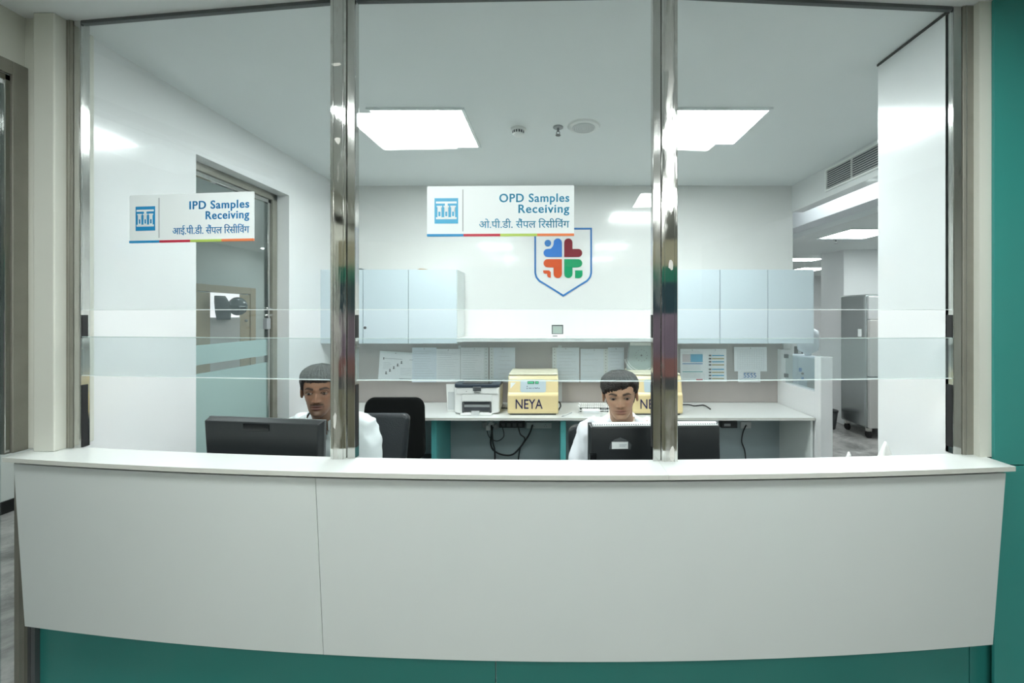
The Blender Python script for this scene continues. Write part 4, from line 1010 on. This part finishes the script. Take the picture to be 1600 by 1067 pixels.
def make_person(name, label, cfg):
    t = empty(name, cfg['base'], label, 'person')
    sc_ = cfg['scale']
    HM = Matrix.Translation(cfg['head']) @ Matrix.Rotation(cfg['yaw'],4,'Z') @ Matrix.Rotation(cfg['roll'],4,'Y') @ Matrix.Rotation(cfg['pitch'],4,'X') @ Matrix.Diagonal((sc_*cfg.get('wide',1),-sc_,sc_,1))
    # ---- head skin
    bm = bmesh.new(); cl = bm.verts.layers.float_color.new('Col')
    base = Vector(cfg['skin']); lip = Vector(cfg['lip']); dark = Vector((.018,.012,.010)); red = Vector(cfg['warm'])
    R = []
    for i in range(NR+1):
        ring = []
        for k in range(NA):
            q = head_point(i/NR, k); v = bm.verts.new(q); x, z = q.x, q.z; ax = abs(x)
            c = base.copy()
            if q.y > 0.02:
                c = c.lerp(red, .45*g(ax-.040,.018)*g(z-.085,.018)+.35*g(x,.014)*g(z-.082,.012))
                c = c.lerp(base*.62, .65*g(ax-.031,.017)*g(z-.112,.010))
                lm = max(g(x,.021)*g(z-.0545,.0042), g(x,.018)*g(z-.0425,.0050))
                c = c.lerp(lip, min(1, 1.5*lm))
                c = c.lerp(lip*.25, g(x,.024)**.6*g(z-.0490,.0017)*.9)
                c = c.lerp(dark, .55*g(ax-.007,.0035)*g(z-.0700,.0028))
                # eyebrows
                bz = .1345+.004*sm(.012,.034,ax)-.007*sm(.038,.052,ax); bw = (.0042-.0022*sm(.03,.052,ax))*cfg.get('brow',1)
                eb = sm(.010,.016,ax)*(1-sm(.046,.053,ax))*g(z-bz,bw)
                c = c.lerp(dark, min(.93, 1.5*eb))
                # lash lines / lids
                ez = .1185-.0035*((ax-.031)/.014)**2
                la = (1-sm(.013,.017,abs(ax-.031)))*g(z-ez,.0017); c = c.lerp(dark, min(.9,1.2*la))
                if cfg.get('beard'):
                    mu = sm(.0,.004,abs(x)+.003)*g(z-.0620,.0042)*(1-sm(.024,.031,ax)); c = c.lerp(dark, min(.85,1.1*mu))
                    mu = g(ax-.027,.0035)*sm(.040,.048,z)*(1-sm(.056,.062,z)); c = c.lerp(dark, .45*mu)
                    ch = g(z-.020,.016)*(1-sm(.024,.036,ax)); c = c.lerp(dark, .42*ch)
                    ch = (1-sm(.030,.055,z))*(.30)*(1-sm(.0,.02,.02-q.y)); c = c.lerp(dark, max(0,ch)*.7)
            v[cl] = (*c, 1); ring.append(v)
        R.append(ring)
    for i in range(NR):
        for k in range(NA): bm.faces.new((R[i][k],R[i][(k+1)%NA],R[i+1][(k+1)%NA],R[i+1][k]))
    bm.faces.new(R[0][::-1]); bm.faces.new(R[-1])
    def add(fn, m_i, col):
        mb = MB(); fn(mb); n0 = len(bm.verts)
        tmp = bpy.data.meshes.new('t'); mb.bm.to_mesh(tmp); mb.bm.free(); bm.from_mesh(tmp); bpy.data.meshes.remove(tmp)
        bm.verts.ensure_lookup_table(); vs = bm.verts[n0:]
        for v in vs: v[cl] = (*col, 1)
        for f in {f for v in vs for f in v.link_faces}: f.material_index = m_i; f.smooth = True
    for s in (-1,1):                     # eyes, ears
        add(lambda mb: mb.ball((s*.031,.0735,.1135),1,24,16,(.0130,.0105,.0054)), 1, (.5,.5,.5))
        gx = cfg.get('gaze',0)
        add(lambda mb: mb.ball((s*.031+gx,.0803,.1132),1,16,10,(.0064,.0046,.0056)), 2, (.02,.01,.01))
        # upper lid fold
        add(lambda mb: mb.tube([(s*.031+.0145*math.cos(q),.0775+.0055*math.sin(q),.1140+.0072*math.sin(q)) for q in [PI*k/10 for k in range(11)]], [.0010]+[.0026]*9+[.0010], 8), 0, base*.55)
        ex = .0735
        er = [(s*(ex+.006),.004-.019*math.cos(q)*.75-.004,.112+.030*math.sin(q)) for q in [2*PI*k/20 for k in range(21)]]
        add(lambda mb: mb.tube(er, .0042, 8), 0, base*.92)
        add(lambda mb: mb.ball((s*(ex+.002),-.001,.110),1,16,12,(.006,.015,.027)), 0, base*.8)
        add(lambda mb: mb.ball((s*(ex+.004),.004,.087),1,12,8,(.005,.007,.009)), 0, base*.95)
    # neck
    nl = cfg['neck']                      # end of the neck in room coordinates
    inv = HM.inverted()
    e = inv @ Vector(nl); a0 = Vector((0,-.015,.085)); a1 = Vector((0,-.008,.035))
    add(lambda mb: mb.tube([a0, a1, a1.lerp(e,.35), a1.lerp(e,.7), e], [.050,.053,.054,.056,.066], 28), 0, base*.86)
    bmesh.ops.recalc_face_normals(bm, faces=bm.faces)
    for f in bm.faces: f.smooth = True
    bmesh.ops.transform(bm, matrix=HM, verts=bm.verts)
    bmesh.ops.reverse_faces(bm, faces=bm.faces)
    # ---- body: torso, arms with hands, legs, merged by voxel remesh
    B_ = cfg['body']; nb = Vector(B_['neckbase']); hip = Vector(B_['hip'])
    def torso(mb, grow):
        d = nb-hip
        secs = []
        for f_, rx, ry in ((-.10,.14,.12),(0,.165,.125),(.25,.150,.112),(.5,.160,.115),(.70,.178,.118),(.82,.186,.108),(.90,.176,.092),(.96,.125,.076),(1.0,.082,.066),(1.04,.060,.058)):
            c = hip+d*f_; secs.append((c.x, c.y, c.z, (rx*B_['wide'])+grow, ry+grow))
        mb.loft(secs, 40, 2.3)
    def arms(mb, grow, full=True):
        for sgn, sh, el, wr in B_['arms']:
            sh, el, wr = Vector(sh), Vector(el), Vector(wr)
            mb.tube([sh+(nb-sh)*.30, sh, sh.lerp(el,.3), sh.lerp(el,.7), el, el.lerp(wr,.15), el.lerp(wr,.6), wr], [x+grow for x in (.050,.058,.054,.046,.042,.041,.035,.028)], 18)
    mb = MB(); torso(mb, -.006); arms(mb, -.004)
    for sgn, sh, el, wr in B_['arms']:    # hands: palm, four fingers, thumb
        wr, el = Vector(wr), Vector(el); d = (wr-el).normalized(); side = d.cross(Vector((0,0,1))).normalized()*sgn; up = Vector((0,0,1))
        pc = wr+d*.045
        mb.tube([wr-d*.02, wr+d*.02, wr+d*.06, wr+d*.085],[(.026,.017),(.036,.015),(.040,.014),(.036,.012)],14) if False else mb.tube([wr-d*.02, wr+d*.02, wr+d*.06, wr+d*.085],[.024,.026,.028,.024],14)
        for j,(o_,ln) in enumerate(((-.030,.062),(-.010,.074),(.010,.070),(.029,.055))):
            b0 = wr+d*.075+side*o_
            mb.tube([b0, b0+d*ln*.45+up*.006, b0+d*ln*.8-up*.006, b0+d*ln-up*.018],[.010,.0092,.0085,.007],10)
        tb = wr+d*.025-side*.026
        mb.tube([tb, tb-side*.022+d*.022, tb-side*.030+d*.050-up*.006],[.013,.011,.009],10)
    for s in (-1,1):                      # legs, seated
        h = hip+Vector((s*.09,0,-.02)); kn = h+Vector((s*.06,-.42,-.02)); kn.z = .50; an = kn+Vector((0,.10,-.40)); an.z = .09
        mb.tube([h, h.lerp(kn,.4), kn+Vector((0,.03,.0)), kn, kn.lerp(an,.3), an],[.085,.078,.060,.056,.054,.038],16)
        mb.tube([an+Vector((0,.05,-.03)), an+Vector((0,-.05,-.045)), an+Vector((0,-.15,-.055))],[.036,.038,.026],12)
    me = bpy.data.meshes.new('tmpbody'); mb.bm.normal_update(); bmesh.ops.recalc_face_normals(mb.bm, faces=mb.bm.faces); mb.bm.to_mesh(me); mb.bm.free()
    bod = remeshed(me, .009, 3)
    n0 = len(bm.verts); bm.from_mesh(bod); bm.verts.ensure_lookup_table()
    for v in bm.verts[n0:]: v[cl] = (*(base*.9), 1)
    for f in bm.faces: f.smooth = True
    me = bpy.data.meshes.new('body'); bm.to_mesh(me); bm.free()
    for m_ in (M['skin'], M['sclera'], M['iris']): me.materials.append(m_)
    link('body', me, t)
    # ---- hair
    hb = bmesh.new(); R = []
    for i in range(NR+1):
        ring = []
        for k in range(NA):
            a = 2*PI*k/NA; q = head_point(i/NR, k); z = q.z
            fr_ = cfg['hair_front']+cfg.get('fringe_slope',0)*q.x
            hl = hairline(a, fr_, cfg.get('side',.105))
            hl += cfg.get('ragged',.002)*noise.noise(Vector((a*16, 7.7*cfg['seed'], 5)))+.004*noise.noise(Vector((a*9, 3.1*cfg['seed'], 0)))+.003*noise.noise(Vector((a*31,cfg['seed'],2)))
            c_ = Vector((0,0,.13)); n = (q-c_); n.normalize()
            th = cfg['hair_t']*(.55+.35*sm(.12,.19,z))
            th += cfg.get('quiff',0)*sm(.16,.20,z)*sm(-.05,.06,q.y)
            st = noise.noise(Vector((a*14+3*z*cfg.get('swirl',8), z*18, cfg['seed'])))*.0028 + noise.noise(Vector((a*45, z*40, cfg['seed']+4)))*.0018
            off = -.006+(th+.006)*sm(-.001,.012,z-hl)+st*sm(.0,.01,z-hl)
            ring.append((hb.verts.new(q+n*off), off))
        R.append(ring)
    for i in range(NR):
        for k in range(NA):
            q4 = (R[i][k],R[i][(k+1)%NA],R[i+1][(k+1)%NA],R[i+1][k])
            if max(x[1] for x in q4) > -.004: hb.faces.new([x[0] for x in q4])
    hb.faces.new([x[0] for x in R[-1]])
    bmesh.ops.delete(hb, geom=[v for v in hb.verts if not v.link_faces], context='VERTS')
    # loose locks
    rnd = random.Random(cfg['seed'])
    bmesh.ops.transform(hb, matrix=HM, verts=hb.verts); bmesh.ops.recalc_face_normals(hb, faces=hb.faces)
    me = bpy.data.meshes.new('hair'); hb.to_mesh(me); hb.free(); me.materials.append(cfg['hairm'])
    link('hair', me, t, smooth=True)
    # ---- shirt
    mb = MB(); torso(mb, .010); arms(mb, .010)
    me = bpy.data.meshes.new('tmpshirt'); bmesh.ops.recalc_face_normals(mb.bm, faces=mb.bm.faces); mb.bm.to_mesh(me); mb.bm.free()
    sh = remeshed(me, .010, 4)
    for v in sh.vertices:                 # folds
        p = v.co; n = v.normal
        k = noise.noise(Vector((p.x*9+p.z*5, p.y*9, p.z*6+p.x*7)))*.011+noise.noise(Vector((p.x*24-p.z*17, p.y*20, p.z*15)))*.007
        fold = abs(math.sin((p.x-nb.x)*26+p.z*15+3*noise.noise(p*6)))**5*.009
        v.co = p+n*(k-fold)
    sb = bmesh.new(); sb.from_mesh(sh)
    vz = cfg['vneck']; kill = []
    for f in sb.faces:
        c = f.calc_center_median()
        dx = abs(c.x-nb.x)
        if c.z > nb.z-.0+.028: kill.append(f)
        elif c.y < nb.y-.02 and c.z > nb.z-vz and dx < (c.z-(nb.z-vz))*.42+.004: kill.append(f)
        elif c.z < hip.z-.07: kill.append(f)
    bmesh.ops.delete(sb, geom=kill, context='FACES')
    me = bpy.data.meshes.new('shirt'); sb.to_mesh(me); sb.free(); me.materials.append(cfg['shirtm'])
    o = link('shirt', me, t, smooth=True); so = o.modifiers.new('solid','SOLIDIFY'); so.thickness = .003; so.offset = 1
    # collar: stand plus folded leaves
    cb = MB(); rows = []; N = 40
    for i in range(N+1):
        a = math.radians(-62+ (360-56)*i/N)+0   # opening at the front (-Y)
        a = math.radians(-90+28+(360-56)*i/N)
        back = .5+.5*math.sin(a)              # 1 at the nape
        ca, sa = math.cos(a), math.sin(a)
        fr_ = sm(.0,.45,1-back)
        ri = .064; h = .034+.020*back
        bx, by = nb.x, nb.y
        drop = .030*fr_
        p0 = (bx+ca*(ri+.008), by+sa*(ri+.004)-.010*fr_, nb.z+.000-drop)
        p1 = (bx+ca*ri*.93, by+sa*ri*.95-.010*fr_, nb.z+h-drop)
        p2 = (bx+ca*(ri+.010), by+sa*(ri+.008)-.012*fr_, nb.z+h-.004-drop)
        wl = .036+.030*fr_
        p3 = (bx+ca*(ri+.028+.012*fr_), by+sa*(ri+.020)-.022*fr_, nb.z+h-.006-wl-drop*.8)
        rows.append([cb.bm.verts.new(p) for p in (p0,p1,p2,p3)])
    for a_,b_ in zip(rows, rows[1:]):
        for k in range(3): cb.bm.faces.new((a_[k],a_[k+1],b_[k+1],b_[k]))
    o = cb.build('collar', cfg['collarm'], t, smooth=True); so = o.modifiers.new('solid','SOLIDIFY'); so.thickness = .003
    # trousers and shoes
    mb = MB()
    for s in (-1,1):
        h = hip+Vector((s*.09,0,-.02)); kn = h+Vector((s*.06,-.42,-.02)); kn.z = .50; an = kn+Vector((0,.10,-.40)); an.z = .11
        mb.tube([h+Vector((0,.06,.03)), h.lerp(kn,.4), kn+Vector((0,.03,0)), kn+Vector((0,-.005,-.01)), kn.lerp(an,.3), an],[.105,.092,.073,.07,.066,.056],18)
    mb.loft([(hip.x,hip.y,hip.z-.12,.16,.12),(hip.x,hip.y,hip.z-.02,.185,.14),(hip.x,hip.y,hip.z+.05,.178,.135)],28)
    me = bpy.data.meshes.new('tt'); bmesh.ops.recalc_face_normals(mb.bm, faces=mb.bm.faces); mb.bm.to_mesh(me); mb.bm.free()
    tr = remeshed(me, .014, 2); tr.materials.append(M['trouser']); link('trousers', tr, t, smooth=True)
    for s in (-1,1):
        h = hip+Vector((s*.15,-.32,0))
        MB().loft([(h.x,h.y-.03,.001,.048,.13),(h.x,h.y-.03,.05,.048,.125),(h.x,h.y+.02,.10,.045,.06)],20).build('shoe', M['blackgloss'], t, smooth=True)
    return t
def remeshed(me, vox, smooth):
    o = bpy.data.objects.new('tmp_rm', me); C.objects.link(o)
    r = o.modifiers.new('r','REMESH'); r.mode = 'VOXEL'; r.voxel_size = vox
    s = o.modifiers.new('s','SMOOTH'); s.factor = .5; s.iterations = smooth
    bpy.context.view_layer.update()
    m = bpy.data.meshes.new_from_object(o.evaluated_get(bpy.context.evaluated_depsgraph_get()))
    bpy.data.objects.remove(o); m.materials.clear()
    return m

# the man at the left monitor
mh = Vector((WX(501,1.93), 1.93, WZ(646,1.93)))
nbm = Vector((WX(512,2.02), 2.03, 1.11))
make_person('person', 'man with moustache in a white shirt sitting behind the left monitor and steel post', dict(
    base=(nbm.x,2.2,0), head=mh, yaw=math.radians(18), roll=math.radians(1), pitch=math.radians(3), scale=1.0, wide=.98, seed=3,
    skin=(.27,.145,.088), warm=(.33,.15,.09), lip=(.17,.07,.06), beard=True, brow=1.1, gaze=-.001,
    hair_front=.159, hair_t=.017, quiff=.008, hairm=M['hair'], side=.10, swirl=8,
    neck=nbm+Vector((0,-.015,-.03)), vneck=.16, shirtm=M['shirt'], collarm=M['shirt'],
    body=dict(neckbase=nbm, hip=(nbm.x+.03,2.22,.58), wide=1.0,
        arms=[(-1,(nbm.x-.165,2.04,1.035),(nbm.x-.27,1.95,.81),(nbm.x-.16,1.86,.79)),
              (1,(nbm.x+.170,2.05,1.035),(nbm.x+.225,2.0,.81),(nbm.x+.16,1.86,.79))])))
# the young person at the right monitor
wh = Vector((WX(970.5,2.04), 2.04, WZ(650.5,2.04)))
nbw = Vector((WX(972,2.12), 2.13, 1.055))
make_person('person', 'young person with short dark side-parted hair in a white coat behind the right monitor', dict(
    base=(nbw.x,2.3,0), head=wh, yaw=math.radians(-9), roll=math.radians(-3), pitch=math.radians(5), scale=.985, wide=1.08, seed=8,
    skin=(.60,.37,.245), warm=(.64,.33,.22), lip=(.46,.22,.17), beard=False, brow=1.15, gaze=.0005,
    hair_front=.156, hair_t=.020, ragged=.010, quiff=.006, hairm=M['hair2'], side=.112, swirl=14, fringe_slope=.22,
    neck=nbw+Vector((0,-.012,-.03)), vneck=.12, shirtm=M['shirt2'], collarm=M['collar'],
    body=dict(neckbase=nbw, hip=(nbw.x,2.32,.58), wide=1.0,
        arms=[(-1,(nbw.x-.165,2.15,.99),(nbw.x-.25,2.05,.81),(nbw.x-.14,1.93,.79)),
              (1,(nbw.x+.165,2.15,.99),(nbw.x+.27,2.05,.81),(nbw.x+.14,1.93,.79))])))

# ================================================================== LAB BEYOND THE OPENING
X0, Y0 = 4.0, 5.22
t = empty('steel_fridge', (X0+.4,Y0,0), 'tall stainless steel upright fridge on castors in the lab', 'fridge')
zt = 1.85
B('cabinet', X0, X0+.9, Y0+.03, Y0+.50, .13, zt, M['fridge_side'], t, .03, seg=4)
B('top_panel', X0+.02, X0+.9, Y0, Y0+.03, 1.53, zt-.03, mat('fridge_panel_reflection',(.66,.68,.68),.25,.5), t, .004)  # whitish reflection on the top panel put into its base colour
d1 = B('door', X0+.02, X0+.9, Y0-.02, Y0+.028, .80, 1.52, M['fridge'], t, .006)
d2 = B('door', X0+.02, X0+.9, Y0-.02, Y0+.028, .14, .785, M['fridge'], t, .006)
B('door_gap', X0+.02, X0+.9, Y0-.005, Y0+.027, .786, .799, M['ink_dark'], t)
B('label', X0-.003, X0, Y0+.10, Y0+.16, 1.30, 1.40, M['signw'], t)
for x,y in ((X0+.06,Y0+.06),(X0+.06,Y0+.44),(X0+.84,Y0+.06),(X0+.84,Y0+.44)):
    cs = MB().cyl((x-.015,y,.045),.045,.03,18,'x').build('castor', M['rubber_and_slot'], t)
    MB().box(x-.03,x+.03,y-.02,y+.02,.085,.13).build('castor_fork', M['steel_ch'], cs, .003)
Yw = 4.35
t = empty('water_dispenser', (WX(1262,Yw),Yw,0), 'white and blue water dispenser behind the low partition', 'water dispenser')
x0, x1 = WX(1246,Yw), WX(1283,Yw); zt = WZ(557,Yw)
B('body', x0, x1, Yw, Yw+.30, .02, zt, M['dispw'], t, .015, seg=3)
B('front_recess', x0+.10, x1-.02, Yw-.004, Yw, zt-.42, zt-.24, M['lgrey'], t, .003)
B('blue_panel', x0+.10, x1-.02, Yw-.006, Yw-.002, zt-.46, zt-.42, mat('dispenser_blue',(.16,.22,.42),.4), t, .002)
for k,c in enumerate(('dgrey','logo_blue')): MB().cyl((x0+.05+.03*0,Yw-.012,zt-.18-.05*k+.0),.012,.012,14,'y').build('tap', M[c], t)
B('label', x0+.015, x0+.045, Yw-.002, Yw+.0005, zt-.16, zt-.12, M['logo_blue'], t)
MB().lathe((x1-.06,Yw+.13,zt),[(.03,0),(.035,.02),(.10,.06),(.105,.12),(.10,.17),(.105,.22),(.10,.27),(.05,.30)],28).build('bottle', mat('translucent_bottle',(.72,.80,.85),.15,alpha=.75), t, smooth=True)
t = empty('control_box', (WX(1249,4.35),4.06,1.0), 'small black switch box on the wall beyond the partition', 'switch box')
Yb = 4.75
B('box', WX(1242,Yb), WX(1255,Yb), Yb, Yb+.02, WZ(556,Yb), WZ(541,Yb), M['black'], t, .002)
B('switch', WX(1247,Yb), WX(1252,Yb), Yb-.004, Yb, WZ(552,Yb), WZ(546,Yb), M['lgrey'], t)
B('stand', WX(1246,Yb), WX(1251,Yb), Yb+.002, Yb+.018, 0, WZ(556,Yb), M['black'], t)
t = empty('waste_bin', (WX(1299,5.6),5.7,0), 'dark waste bin on the lab floor behind the partition post', 'bin')
MB().lathe((WX(1297,5.7),5.72,0.0),[(.07,0),(.075,.01),(.10,.22),(.105,.24)],20).build('bin_body', M['dgrey'], t, smooth=True)
MB().lathe((WX(1297,5.7),5.72,.24),[(.108,0),(.108,.02),(.05,.035)],20).build('lid', M['black'], t)
# white cloth peaks behind the ledge, right side
def cloth(px, pw, ptop, Y, label, seed):
    x = WX(px,Y); zb = .752; zt = WZ(ptop,Y); r = pw*Y/F; H = zt-zb; mb = MB(); N = 36; R = []
    for i in range(13):
        f_ = i/12; ring = []
        for k in range(N):
            a = 2*PI*k/N; rad = r*(1-f_)**.8*(1+.35*noise.noise(Vector((math.cos(a)*2,math.sin(a)*2,seed+f_*1.5))))+.004
            ring.append(mb.bm.verts.new((x+rad*math.cos(a)+.01*f_*math.sin(seed), Y+.8*rad*math.sin(a), zb+H*f_)))
        R.append(ring)
    for i in range(12):
        for k in range(N): mb.bm.faces.new((R[i][k],R[i][(k+1)%N],R[i+1][(k+1)%N],R[i+1][k]))
    mb.bm.faces.new(R[0][::-1]); mb.bm.faces.new(R[-1])
    return setp(mb.build('crumpled_cloth', M['white'], None, smooth=True), label, 'cloth')
cloth(1380,30,690,1.72,'white crumpled cloth with a peak rising above the counter at the right',2.0)
cloth(1330,18,706,1.72,'low white crumpled cloth just showing above the counter left of the peaked one',5.0)
